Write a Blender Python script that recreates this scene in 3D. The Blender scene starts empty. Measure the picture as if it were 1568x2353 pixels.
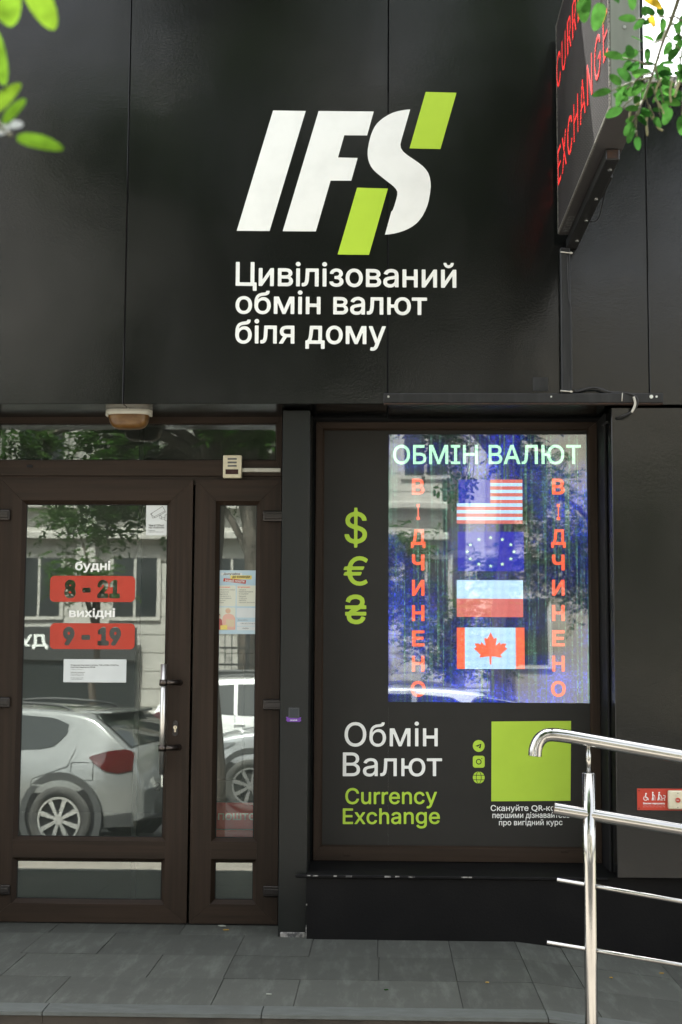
import bpy, bmesh, math, random
import numpy as np
from mathutils import Vector, Matrix
random.seed(7)
rng = np.random.default_rng(11)
R = math.radians
S = bpy.context.scene
COL = S.collection

# ------------------------------------------------------------------ camera, sky, sun, exposure
CAM_Y, CAM_Z = -6.7, 1.257
CAM_ROT = Matrix.Rotation(R(1.83), 3, 'Z') @ Matrix.Rotation(R(90 + 5.62), 3, 'X') @ Matrix.Rotation(R(0.3), 3, 'Z')
FPX = 50 / 36 * 2353.0            # focal length in units of the measured 1568 x 2353 picture
cd = bpy.data.cameras.new('camera')
cam = bpy.data.objects.new('camera', cd)
COL.objects.link(cam)
cam.location = (0, CAM_Y, CAM_Z)
cam.rotation_euler = CAM_ROT.to_euler()
cd.sensor_fit = 'AUTO'
cd.sensor_width = 36
cd.lens = 50
cd.clip_start = 0.05
cd.clip_end = 500
cd.dof.use_dof = True
cd.dof.focus_distance = 6.5
cd.dof.aperture_fstop = 6.3
S.camera = cam

SUN_EL, SUN_AZ = R(62), R(-17)    # azimuth from +Y (behind the shop), towards +X
w = bpy.data.worlds.new("World")
S.world = w
w.use_nodes = True
wn = w.node_tree.nodes
bg = wn['Background']
sk = wn.new('ShaderNodeTexSky')
sk.sky_type = 'NISHITA'
sk.sun_disc = False
sk.sun_elevation = SUN_EL
sk.sun_rotation = SUN_AZ
hz = wn.new('ShaderNodeHueSaturation')            # summer haze: a whiter sky
hz.inputs['Saturation'].default_value = 0.25
w.node_tree.links.new(sk.outputs[0], hz.inputs['Color'])
w.node_tree.links.new(hz.outputs[0], bg.inputs[0])
bg.inputs[1].default_value = 0.13
sk.dust_density = 4.0
sk.ozone_density = 0.3
sl = bpy.data.lights.new('sun', 'SUN')
sl.energy = 4.2
sl.angle = R(0.5)
sl.color = (1.0, 0.97, 0.92)
sun = bpy.data.objects.new('sun', sl)
COL.objects.link(sun)
sdir = Vector((math.sin(SUN_AZ) * math.cos(SUN_EL), math.cos(SUN_AZ) * math.cos(SUN_EL), math.sin(SUN_EL)))
sun.rotation_euler = sdir.to_track_quat('Z', 'Y').to_euler()
sun.location = (-6, 14, 22)
S.view_settings.view_transform = 'Standard'
S.view_settings.look = 'None'
S.view_settings.gamma = 1.0
S.view_settings.exposure = 2.62
try:
    S.cycles.max_bounces = 8
    S.cycles.transparent_max_bounces = 12
    S.cycles.sample_clamp_indirect = 6
    S.cycles.caustics_reflective = False
except Exception:
    pass

# ------------------------------------------------------------------ measuring: a pixel of the 1568 x 2353 picture onto a real plane
def ray(px, py):
    return CAM_ROT @ Vector(((px - 784) / FPX, -(py - 1176.5) / FPX, -1.0))
def P(px, py, y=0.0):             # point on the plane Y = y
    d = ray(px, py); t = (y - CAM_Y) / d.y
    return Vector((d.x * t, y, CAM_Z + d.z * t))
def PX(px, py, x):                # point on the plane X = x
    d = ray(px, py); t = x / d.x
    return Vector((x, CAM_Y + d.y * t, CAM_Z + d.z * t))
def X(px, py, y=0.0): return P(px, py, y).x
def Z(px, py, y=0.0): return P(px, py, y).z

# ------------------------------------------------------------------ materials
def nodes_of(name):
    m = bpy.data.materials.new(name); m.use_nodes = True
    nt = m.node_tree
    return m, nt, nt.nodes['Principled BSDF']
def setin(b, k, v):
    if k in b.inputs: b.inputs[k].default_value = v
def mat(name, col, rough=0.5, metal=0.0, spec=0.5, noise=None, bump=None, bump2=None, coat=0.0, specks=None, isl=0.0, rvar=None):
    """noise=(scale, colour2, (sx,sy,sz), lo, hi)  bump=(scale, strength, dist, stretch)  specks=(scale, size, colour)"""
    m, nt, b = nodes_of(name)
    N, L = nt.nodes, nt.links
    c4 = (*col, 1)
    setin(b, 'Base Color', c4); setin(b, 'Roughness', rough); setin(b, 'Metallic', metal)
    setin(b, 'Specular IOR Level', spec); setin(b, 'Coat Weight', coat); setin(b, 'Coat Roughness', 0.06)
    tc = N.new('ShaderNodeTexCoord')
    def tex(scale, stretch=(1, 1, 1), detail=4.0):
        mp = N.new('ShaderNodeMapping'); mp.inputs['Scale'].default_value = stretch
        L.new(tc.outputs['Object'], mp.inputs[0])
        t = N.new('ShaderNodeTexNoise'); t.inputs['Scale'].default_value = scale; t.inputs['Detail'].default_value = detail
        L.new(mp.outputs[0], t.inputs['Vector'])
        return t
    cur = None
    if noise:
        sc, c2, st, lo, hi = noise[:5]
        t = tex(sc, st, 9.0 if len(noise) > 5 else 4.0)
        if len(noise) > 5: t.inputs['Roughness'].default_value = noise[5]
        mr = N.new('ShaderNodeMapRange'); mr.inputs[1].default_value = lo; mr.inputs[2].default_value = hi
        L.new(t.outputs[0], mr.inputs[0])
        mx = N.new('ShaderNodeMix'); mx.data_type = 'RGBA'
        mx.inputs[6].default_value = c4; mx.inputs[7].default_value = (*c2, 1)
        L.new(mr.outputs[0], mx.inputs[0]); cur = mx.outputs[2]
    if specks:
        sc, size, c2 = specks
        v = N.new('ShaderNodeTexVoronoi'); v.inputs['Scale'].default_value = sc
        L.new(tc.outputs['Object'], v.inputs['Vector'])
        wn_ = tex(sc * 0.13)
        ad = N.new('ShaderNodeMath'); ad.operation = 'MULTIPLY_ADD'
        L.new(wn_.outputs[0], ad.inputs[0]); ad.inputs[1].default_value = size * 2.2; ad.inputs[2].default_value = -size * 1.0
        lt = N.new('ShaderNodeMath'); lt.operation = 'LESS_THAN'
        L.new(v.outputs['Distance'], lt.inputs[0]); L.new(ad.outputs[0], lt.inputs[1])
        mx = N.new('ShaderNodeMix'); mx.data_type = 'RGBA'
        if cur is None: mx.inputs[6].default_value = c4
        else: L.new(cur, mx.inputs[6])
        mx.inputs[7].default_value = (*c2, 1)
        L.new(lt.outputs[0], mx.inputs[0]); cur = mx.outputs[2]
    if isl:
        g = N.new('ShaderNodeNewGeometry')
        mr = N.new('ShaderNodeMapRange'); mr.inputs[3].default_value = 1 - isl; mr.inputs[4].default_value = 1 + isl
        L.new(g.outputs['Random Per Island'], mr.inputs[0])
        mu = N.new('ShaderNodeMix'); mu.data_type = 'RGBA'; mu.blend_type = 'MULTIPLY'; mu.inputs[0].default_value = 1
        if cur is None: mu.inputs[6].default_value = c4
        else: L.new(cur, mu.inputs[6])
        L.new(mr.outputs[0], mu.inputs[7]); cur = mu.outputs[2]
    if cur is not None: L.new(cur, b.inputs['Base Color'])
    if rvar:
        t = tex(rvar[0], rvar[2] if len(rvar) > 2 else (1, 1, 1))
        mr = N.new('ShaderNodeMapRange'); mr.inputs[1].default_value = 0.3; mr.inputs[2].default_value = 0.7
        mr.inputs[3].default_value = rough; mr.inputs[4].default_value = rvar[1]
        L.new(t.outputs[0], mr.inputs[0]); L.new(mr.outputs[0], b.inputs['Roughness'])
    last = None
    for bp in (bump, bump2):
        if not bp: continue
        t = tex(bp[0], bp[3] if len(bp) > 3 else (1, 1, 1), 2.0)
        bn = N.new('ShaderNodeBump'); bn.inputs['Strength'].default_value = bp[1]; bn.inputs['Distance'].default_value = bp[2]
        L.new(t.outputs[0], bn.inputs['Height'])
        if last: L.new(last.outputs[0], bn.inputs['Normal'])
        last = bn
    if last: L.new(last.outputs[0], b.inputs['Normal'])
    return m
def wood(name, axis):
    st = {'v': (55, 55, 1.6), 'h': (1.6, 55, 55)}[axis]
    return mat(name, (0.0175, 0.0108, 0.0064), 0.52, spec=0.22, noise=(1.0, (0.029, 0.0178, 0.0112), st, 0.34, 0.66),
               bump=(1.6, 0.12, 0.001, st), specks=(34, 0.028, (0.12, 0.11, 0.1)), rvar=(3, 0.5))
def glass(name, tint, refl, wav=0.0, rough=0.004):
    m = bpy.data.materials.new(name); m.use_nodes = True
    nt = m.node_tree; N, L = nt.nodes, nt.links
    N.remove(N['Principled BSDF'])
    tr = N.new('ShaderNodeBsdfTransparent'); tr.inputs[0].default_value = (*tint, 1)
    gl = N.new('ShaderNodeBsdfGlossy'); gl.inputs['Roughness'].default_value = rough; gl.inputs[0].default_value = (0.95, 1.0, 0.96, 1)
    df = N.new('ShaderNodeBsdfDiffuse'); df.inputs[0].default_value = (0.5, 0.55, 0.5, 1)
    fr = N.new('ShaderNodeLayerWeight'); fr.inputs[0].default_value = 0.35
    mr = N.new('ShaderNodeMapRange'); mr.inputs[3].default_value = refl; mr.inputs[4].default_value = 0.95
    L.new(fr.outputs['Fresnel'], mr.inputs[0]); mr.inputs[1].default_value = 0.02
    if wav:
        tc = N.new('ShaderNodeTexCoord'); t = N.new('ShaderNodeTexNoise'); t.inputs['Scale'].default_value = 2.2; t.inputs['Detail'].default_value = 1
        L.new(tc.outputs['Object'], t.inputs['Vector'])
        bn = N.new('ShaderNodeBump'); bn.inputs['Strength'].default_value = 1.0; bn.inputs['Distance'].default_value = wav
        L.new(t.outputs[0], bn.inputs['Height']); L.new(bn.outputs[0], gl.inputs['Normal'])
    d0 = N.new('ShaderNodeMixShader'); d0.inputs[0].default_value = 0.03      # thin grey-green diffuse layer over the pane
    L.new(tr.outputs[0], d0.inputs[1]); L.new(df.outputs[0], d0.inputs[2])
    mx = N.new('ShaderNodeMixShader')
    L.new(mr.outputs[0], mx.inputs[0]); L.new(d0.outputs[0], mx.inputs[1]); L.new(gl.outputs[0], mx.inputs[2])
    L.new(mx.outputs[0], N['Material Output'].inputs[0])
    return m
def led(name, col, strength, pitch, axes='xz', base=(0.004, 0.004, 0.005), contrast=1.0, patch=None):
    """light emitting dots on a dark mask: lit dots are real emitters"""
    m, nt, b = nodes_of(name)
    N, L = nt.nodes, nt.links
    setin(b, 'Base Color', (*base, 1)); setin(b, 'Roughness', 0.6); setin(b, 'Emission Color', (*col, 1))
    g = N.new('ShaderNodeNewGeometry'); sp = N.new('ShaderNodeSeparateXYZ'); L.new(g.outputs['Position'], sp.inputs[0])
    prod = None
    for a in axes:
        mu = N.new('ShaderNodeMath'); mu.operation = 'MULTIPLY'; mu.inputs[1].default_value = 2 * math.pi / pitch
        L.new(sp.outputs['xyz'.index(a)], mu.inputs[0])
        si = N.new('ShaderNodeMath'); si.operation = 'SINE'; L.new(mu.outputs[0], si.inputs[0])
        ma = N.new('ShaderNodeMath'); ma.operation = 'MULTIPLY_ADD'; ma.inputs[1].default_value = contrast; ma.inputs[2].default_value = 1.0
        L.new(si.outputs[0], ma.inputs[0])
        if prod is None: prod = ma
        else:
            q = N.new('ShaderNodeMath'); q.operation = 'MULTIPLY'; L.new(prod.outputs[0], q.inputs[0]); L.new(ma.outputs[0], q.inputs[1]); prod = q
    out = N.new('ShaderNodeMath'); out.operation = 'MULTIPLY'; out.inputs[1].default_value = strength
    if contrast > .9:
        sq = N.new('ShaderNodeMath'); sq.operation = 'POWER'; sq.inputs[1].default_value = 1.6; L.new(prod.outputs[0], sq.inputs[0]); prod = sq
    L.new(prod.outputs[0], out.inputs[0])
    if patch:
        # picture noise of the panel: broad patches, and columns of stuck green pixels
        mp = N.new('ShaderNodeMapping'); mp.inputs['Scale'].default_value = (1, 1, 1); L.new(g.outputs['Position'], mp.inputs[0])
        t = N.new('ShaderNodeTexNoise'); t.inputs['Scale'].default_value = 2.6; t.inputs['Detail'].default_value = 5; t.inputs['Distortion'].default_value = 0.6
        L.new(mp.outputs[0], t.inputs['Vector'])
        cr = N.new('ShaderNodeValToRGB')
        cr.color_ramp.elements[0].position = 0.40; cr.color_ramp.elements[0].color = (0.015, 0.02, 0.035, 1)
        cr.color_ramp.elements[1].position = 0.66; cr.color_ramp.elements[1].color = (0.03, 0.07, 0.95, 1)
        e = cr.color_ramp.elements.new(0.52); e.color = (0.008, 0.012, 0.30, 1)
        L.new(t.outputs[0], cr.inputs[0])
        mp2 = N.new('ShaderNodeMapping'); mp2.inputs['Scale'].default_value = (95, 1, 1.3); L.new(g.outputs['Position'], mp2.inputs[0])
        t2 = N.new('ShaderNodeTexNoise'); t2.inputs['Scale'].default_value = 1.0; t2.inputs['Detail'].default_value = 3; L.new(mp2.outputs[0], t2.inputs['Vector'])
        mr = N.new('ShaderNodeMapRange'); mr.inputs[1].default_value = 0.52; mr.inputs[2].default_value = 0.66; L.new(t2.outputs[0], mr.inputs[0])
        mx = N.new('ShaderNodeMix'); mx.data_type = 'RGBA'; L.new(mr.outputs[0], mx.inputs[0]); L.new(cr.outputs[0], mx.inputs[6]); mx.inputs[7].default_value = (0.13, 0.32, 0.23, 1)
        sn = N.new('ShaderNodeVectorMath'); sn.operation = 'SNAP'; sn.inputs[1].default_value = (0.0075, 1, 0.0075); L.new(g.outputs['Position'], sn.inputs[0])
        wh = N.new('ShaderNodeTexWhiteNoise'); L.new(sn.outputs[0], wh.inputs['Vector'])
        pw = N.new('ShaderNodeMath'); pw.operation = 'POWER'; pw.inputs[1].default_value = 3.0; L.new(wh.outputs['Value'], pw.inputs[0])
        pm = N.new('ShaderNodeMath'); pm.operation = 'MULTIPLY_ADD'; pm.inputs[1].default_value = 1.5; pm.inputs[2].default_value = 0.55; L.new(pw.outputs[0], pm.inputs[0])
        ot = N.new('ShaderNodeMath'); ot.operation = 'MULTIPLY'; L.new(out.outputs[0], ot.inputs[0]); L.new(pm.outputs[0], ot.inputs[1]); out = ot
        L.new(mx.outputs[2], b.inputs['Emission Color'])
    L.new(out.outputs[0], b.inputs['Emission Strength'])
    return m
def leafmat(name, col, col2, transl=0.45):
    m, nt, b = nodes_of(name)
    N, L = nt.nodes, nt.links
    g = N.new('ShaderNodeNewGeometry')
    mx = N.new('ShaderNodeMix'); mx.data_type = 'RGBA'; mx.inputs[6].default_value = (*col, 1); mx.inputs[7].default_value = (*col2, 1)
    L.new(g.outputs['Random Per Island'], mx.inputs[0])
    nz = N.new('ShaderNodeTexNoise'); nz.inputs['Scale'].default_value = 55; nz.inputs['Detail'].default_value = 3; L.new(g.outputs['Position'], nz.inputs['Vector'])
    mr = N.new('ShaderNodeMapRange'); mr.inputs[1].default_value = .3; mr.inputs[2].default_value = .7; mr.inputs[3].default_value = .55; mr.inputs[4].default_value = 1.3; L.new(nz.outputs[0], mr.inputs[0])
    ml = N.new('ShaderNodeMix'); ml.data_type = 'RGBA'; ml.blend_type = 'MULTIPLY'; ml.inputs[0].default_value = 1; L.new(mx.outputs[2], ml.inputs[6]); L.new(mr.outputs[0], ml.inputs[7]); mx = ml
    L.new(mx.outputs[2], b.inputs['Base Color']); setin(b, 'Roughness', 0.6); setin(b, 'Specular IOR Level', 0.0)
    tl = N.new('ShaderNodeBsdfTranslucent')
    hs = N.new('ShaderNodeHueSaturation'); hs.inputs['Value'].default_value = 1.5; hs.inputs['Hue'].default_value = 0.485; L.new(mx.outputs[2], hs.inputs['Color']); L.new(hs.outputs[0], tl.inputs[0])
    ms = N.new('ShaderNodeMixShader'); ms.inputs[0].default_value = transl
    L.new(b.outputs[0], ms.inputs[1]); L.new(tl.outputs[0], ms.inputs[2])
    L.new(ms.outputs[0], N['Material Output'].inputs[0])
    return m

M = {}
M['panel'] = mat('black gloss paint', (0.0032, 0.0039, 0.0036), 0.12, spec=0.42, bump=(95, 0.2, 0.0014), bump2=(2.3, 0.3, 0.012),
                 noise=(1.4, (0.0075, 0.0078, 0.0074), (1, 1, 1), 0.35, 0.7), specks=(9, 0.035, (0.07, 0.07, 0.065)), rvar=(2.2, 0.27, (1, 1, .5)))
M['column'] = mat('dark green grey paint', (0.0062, 0.0078, 0.0070), 0.36, spec=0.32, bump=(160, 0.12, 0.002), noise=(5, (0.010, 0.0105, 0.0095), (1, 1, 0.4), 0.4, 0.75), specks=(13, 0.03, (0.08, 0.08, 0.08)))
M['plinth'] = mat('matt black paint', (0.0030, 0.0030, 0.0033), 0.6, spec=0.15, bump=(90, 0.2, 0.003), noise=(6, (0.0055, 0.0053, 0.0054), (1, 1, 1), 0.45, 0.75), specks=(11, 0.035, (0.10, 0.10, 0.1)))
M['soffit'] = mat('dark soffit paint', (0.0045, 0.0045, 0.005), 0.65, spec=0.25)
M['chip'] = mat('bare render showing through chipped paint', (0.30, 0.29, 0.27), 0.9, noise=(40, (0.06, 0.06, 0.06), (1, 1, 1), 0.4, 0.6))
M['wood_v'] = wood('brown woodgrain vinyl upright', 'v')
M['wood_h'] = wood('brown woodgrain vinyl level', 'h')
M['gasket'] = mat('black rubber gasket', (0.006, 0.006, 0.007), 0.6, spec=0.3)
M['glass'] = glass('door glass', (0.95, 0.975, 0.955), 0.085, 0.00022)
M['wglass'] = glass('window glass', (0.97, 0.98, 0.98), 0.066, 0.0003, 0.012)
M['tglass'] = glass('transom glass', (0.6, 0.65, 0.62), 0.055, 0.0002)
M['film'] = mat('dark grey window film', (0.0165, 0.0163, 0.0145), 0.5, spec=0.25, noise=(8, (0.0195, 0.019, 0.017), (1, 1, 1), 0.3, 0.7), rvar=(4, 0.56))
M['white'] = mat('white vinyl', (0.80, 0.83, 0.80), 0.4, spec=0.4, noise=(9, (0.73, 0.76, 0.73), (1, 1, 1), 0.45, 0.8))
M['whited'] = mat('white printed letters', (0.82, 0.84, 0.82), 0.45, spec=0.4)
M['lime'] = mat('lime vinyl', (0.43, 0.64, 0.045), 0.4, spec=0.4, noise=(7, (0.39, 0.59, 0.04), (1, 1, 1), 0.4, 0.8))
M['red'] = mat('red vinyl', (0.47, 0.043, 0.022), 0.42, spec=0.4, noise=(14, (0.42, 0.04, 0.02), (1, 1, 1), 0.4, 0.7))
M['orange'] = mat('orange red print', (0.72, 0.13, 0.05), 0.5)
M['paper'] = mat('white paper', (0.66, 0.70, 0.70), 0.7, spec=0.2, noise=(6, (0.6, 0.64, 0.64), (1, 1, 1), 0.4, 0.7))
M['ink'] = mat('dark print', (0.03, 0.03, 0.03), 0.6)
M['inkgrey'] = mat('grey print', (0.16, 0.17, 0.17), 0.6)
M['cream'] = mat('cream plastic', (0.62, 0.58, 0.43), 0.42, noise=(30, (0.52, 0.48, 0.34), (1, 1, 1), 0.45, 0.8), specks=(60, 0.04, (0.2, 0.17, 0.1)))
M['offwhite'] = mat('off white plastic', (0.52, 0.52, 0.46), 0.45, noise=(18, (0.4, 0.39, 0.33), (1, 1, 1), 0.5, 0.8))
M['greyplastic'] = mat('grey plastic', (0.13, 0.135, 0.13), 0.5, noise=(30, (0.09, 0.09, 0.09), (1, 1, 1), 0.4, 0.7))
M['amber'] = mat('dusty amber ribbed glass', (0.105, 0.048, 0.010), 0.3, spec=0.45, noise=(16, (0.19, 0.105, 0.035), (1, 1, 2), 0.4, 0.7))
M['darkred'] = mat('dark red window', (0.03, 0.008, 0.008), 0.15)
M['chrome'] = mat('polished stainless steel', (0.47, 0.465, 0.44), 0.09, 1.0, noise=(5, (0.38, 0.375, 0.36), (1, 1, 1), 0.4, 0.7), rvar=(11, 0.15), bump=(60, 0.015, 0.001))
M['satin'] = mat('satin steel', (0.70, 0.69, 0.65), 0.33, 1.0)
M['brushed'] = mat('dark metal clamp', (0.10, 0.085, 0.075), 0.35, 1.0)
M['hinge'] = mat('bronze hinge cover', (0.035, 0.031, 0.029), 0.25, 0.6)
M['brass'] = mat('nickel lock cylinder', (0.6, 0.54, 0.42), 0.3, 1.0)
M['steel'] = mat('painted black steel tube', (0.0085, 0.009, 0.0092), 0.42, spec=0.35, noise=(9, (0.019, 0.020, 0.021), (3, 3, 0.5), 0.45, 0.75), specks=(60, 0.06, (0.13, 0.10, 0.08)), bump=(70, 0.2, 0.002))
M['bolt'] = mat('zinc bolt', (0.55, 0.55, 0.52), 0.35, 1.0)
M['cable'] = mat('black cable', (0.008, 0.008, 0.008), 0.5)
M['tie'] = mat('white cable tie', (0.42, 0.41, 0.36), 0.5)
M['housing'] = mat('grey painted sign housing', (0.19, 0.215, 0.185), 0.42, noise=(7, (0.13, 0.145, 0.125), (2, 2, 0.6), 0.4, 0.75), specks=(40, 0.05, (0.06, 0.055, 0.05)))
M['housing_low'] = mat('dark grey sign base plate', (0.050, 0.047, 0.047), 0.5, noise=(6, (0.035, 0.034, 0.034), (1, 1, 1), 0.4, 0.7))
M['trim'] = mat('pale aluminium edge', (0.36, 0.34, 0.30), 0.4, 0.7, noise=(120, (0.1, 0.1, 0.09), (1, 1, 1), 0.45, 0.6))
M['rust'] = mat('rusty tube end', (0.045, 0.022, 0.012), 0.8, noise=(60, (0.02, 0.012, 0.01), (1, 1, 1), 0.4, 0.6))
M['tile'] = mat('grey basalt tile', (0.055, 0.058, 0.050), 0.68, spec=0.3, noise=(4.0, (0.112, 0.122, 0.106), (4.2, 0.75, 1), 0.50, 0.80, 0.74), specks=(30, 0.07, (0.24, 0.26, 0.24)), isl=0.17, bump=(240, 0.35, 0.002), rvar=(5, 0.78))
M['joint'] = mat('dark joint mortar', (0.03, 0.031, 0.028), 0.9)
M['kerb'] = mat('grey granite edge', (0.066, 0.073, 0.066), 0.6, noise=(14, (0.09, 0.10, 0.095), (1, 3, 1), 0.4, 0.75), bump=(200, 0.3, 0.002), isl=0.06)
M['riser'] = mat('brown concrete riser', (0.055, 0.046, 0.036), 0.85, noise=(9, (0.032, 0.027, 0.022), (1, 1, 1), 0.4, 0.7))
M['walk'] = mat('pale pavement slab', (0.205, 0.185, 0.158), 0.85, noise=(3, (0.165, 0.15, 0.128), (1, 1, 1), 0.35, 0.7), bump=(60, 0.2, 0.003), isl=0.05)
M['asphalt'] = mat('asphalt', (0.075, 0.074, 0.07), 0.85, noise=(1.5, (0.10, 0.098, 0.09), (1, 1, 1), 0.3, 0.7), bump=(140, 0.4, 0.005))
M['earth'] = mat('ground', (0.11, 0.10, 0.08), 0.9, noise=(0.4, (0.08, 0.09, 0.05), (1, 1, 1), 0.4, 0.6))
M['stone'] = mat('pale limestone', (0.42, 0.41, 0.375), 0.8, noise=(1.2, (0.34, 0.33, 0.30), (1, 1, 1), 0.35, 0.7), bump=(30, 0.2, 0.01))
M['stone2'] = mat('yellow plaster', (0.30, 0.275, 0.22), 0.8, noise=(1.2, (0.25, 0.23, 0.185), (1, 1, 1), 0.35, 0.7))
M['darkwin'] = mat('dark street window', (0.02, 0.024, 0.026), 0.08)
M['shopband'] = mat('charcoal shop band', (0.035, 0.037, 0.037), 0.5)
M['room'] = mat('grey green room wall', (0.36, 0.40, 0.36), 0.8, noise=(1.5, (0.30, 0.34, 0.31), (1, 1, 1), 0.4, 0.7))
M['roomdark'] = mat('dark room partition', (0.06, 0.07, 0.065), 0.6)
M['roomfloor'] = mat('room floor', (0.16, 0.17, 0.16), 0.4)
M['locker'] = mat('grey locker steel', (0.06, 0.07, 0.066), 0.45)
M['lockred'] = mat('red locker panel', (0.50, 0.018, 0.014), 0.45)
M['silver'] = mat('silver car paint', (0.26, 0.27, 0.265), 0.28, 0.4, coat=1.0)
M['whitecar'] = mat('white car paint', (0.72, 0.73, 0.72), 0.3, 0.0, coat=1.0)
M['darkcar'] = mat('dark grey car paint', (0.022, 0.024, 0.027), 0.25, 0.3, coat=1.0)
M['greycar'] = mat('grey white car paint', (0.55, 0.57, 0.58), 0.3, 0.5, coat=1.0)
M['tyre'] = mat('tyre rubber', (0.035, 0.035, 0.034), 0.8, noise=(8, (0.06, 0.058, 0.052), (1, 1, 1), 0.4, 0.7))
M['cladding'] = mat('grey plastic cladding', (0.045, 0.047, 0.047), 0.6)
M['rim'] = mat('alloy rim', (0.62, 0.62, 0.60), 0.3, 0.8)
M['carglass'] = mat('car glass', (0.012, 0.016, 0.015), 0.03, spec=0.9)
M['taillight'] = mat('red lens', (0.055, 0.005, 0.005), 0.12, coat=1.0)
M['headlight'] = mat('clear lens', (0.45, 0.47, 0.48), 0.06, 0.6, coat=1.0)
M['plate'] = mat('number plate', (0.7, 0.7, 0.66), 0.5)
M['bark'] = mat('tree bark', (0.085, 0.07, 0.055), 0.9, noise=(9, (0.045, 0.038, 0.03), (4, 4, 0.6), 0.4, 0.65), bump=(14, 0.9, 0.02, (3, 3, 0.5)))
M['twig'] = mat('green brown twig', (0.10, 0.12, 0.045), 0.7, noise=(60, (0.07, 0.05, 0.03), (1, 1, 1), 0.4, 0.6))
M['pod'] = mat('dry seed stalk', (0.22, 0.21, 0.10), 0.7)
M['leaf'] = leafmat('oval leaf', (0.016, 0.070, 0.014), (0.034, 0.115, 0.020), 0.4)
M['leaf_lit'] = leafmat('backlit leaf', (0.050, 0.125, 0.010), (0.075, 0.15, 0.012), 0.5)  # yellower copy of the leaf material, sun from behind put into its colour
M['leafy'] = leafmat('yellowing leaf', (0.42, 0.30, 0.02), (0.48, 0.34, 0.03), 0.4)
M['crown'] = leafmat('crown leaf', (0.026, 0.075, 0.016), (0.055, 0.12, 0.025), 0.4)
M['fence'] = mat('black iron', (0.012, 0.012, 0.013), 0.5)
M['purple'] = mat('purple ribbon', (0.13, 0.035, 0.30), 0.5)
M['stickerdark'] = mat('dark sticker', (0.012, 0.018, 0.024), 0.3)
M['skyblue'] = mat('pale blue print', (0.38, 0.54, 0.64), 0.55, noise=(7, (0.52, 0.64, 0.68), (1, 1, 1), 0.35, 0.65))
M['cardbox'] = mat('pale yellow print', (0.64, 0.66, 0.56), 0.55)
M['yellow'] = mat('yellow strip', (0.72, 0.60, 0.16), 0.55)
M['skin'] = mat('printed skin tone', (0.62, 0.42, 0.30), 0.6)
M['salmon'] = mat('printed salmon shirt', (0.70, 0.43, 0.35), 0.6)
M['prred'] = mat('printed red shirt', (0.46, 0.13, 0.12), 0.6)
M['tan'] = mat('printed cardboard', (0.62, 0.52, 0.36), 0.6)
M['dryleaf'] = mat('dry yellow leaf', (0.35, 0.22, 0.04), 0.7)
M['litter'] = mat('pale scrap', (0.3, 0.32, 0.27), 0.8)
LP = 0.0054
M['led_bg'] = led('screen noise', (0, 0, 1), 0.075, LP, patch=True)
M['led_green'] = led('green white pixels', (0.52, 1.0, 0.66), 0.24, LP, contrast=0.6)
M['led_red'] = led('orange red pixels', (1.0, 0.13, 0.06), 0.24, LP, contrast=0.45)
M['led_pink'] = led('rose pixels', (1.0, 0.22, 0.20), 0.15, LP, contrast=0.5)
M['led_white'] = led('blue white pixels', (0.50, 0.74, 1.0), 0.23, LP, contrast=0.7)
M['led_blue'] = led('blue pixels', (0.006, 0.008, 0.75), 0.12, LP, contrast=0.7)
M['led_star'] = led('star pixels', (0.66, 1.0, 0.66), 0.2, LP, contrast=0.5)
M['led_dimblue'] = led('dim blue pixels', (0.10, 0.25, 1.0), 0.05, LP, contrast=0.6)
M['tick_face'] = mat('black louvred matrix face', (0.010, 0.009, 0.009), 0.6, spec=0.2, noise=(3, (0.03, 0.027, 0.027), (1, 1, 1), 0.4, 0.7))
M['tick_dot'] = mat('matrix louvre', (0.085, 0.078, 0.075), 0.5)
M['tick_red'] = led('red matrix dots', (1.0, 0.03, 0.024), 0.16, 0.0095, axes='yz', contrast=0.95)

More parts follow.
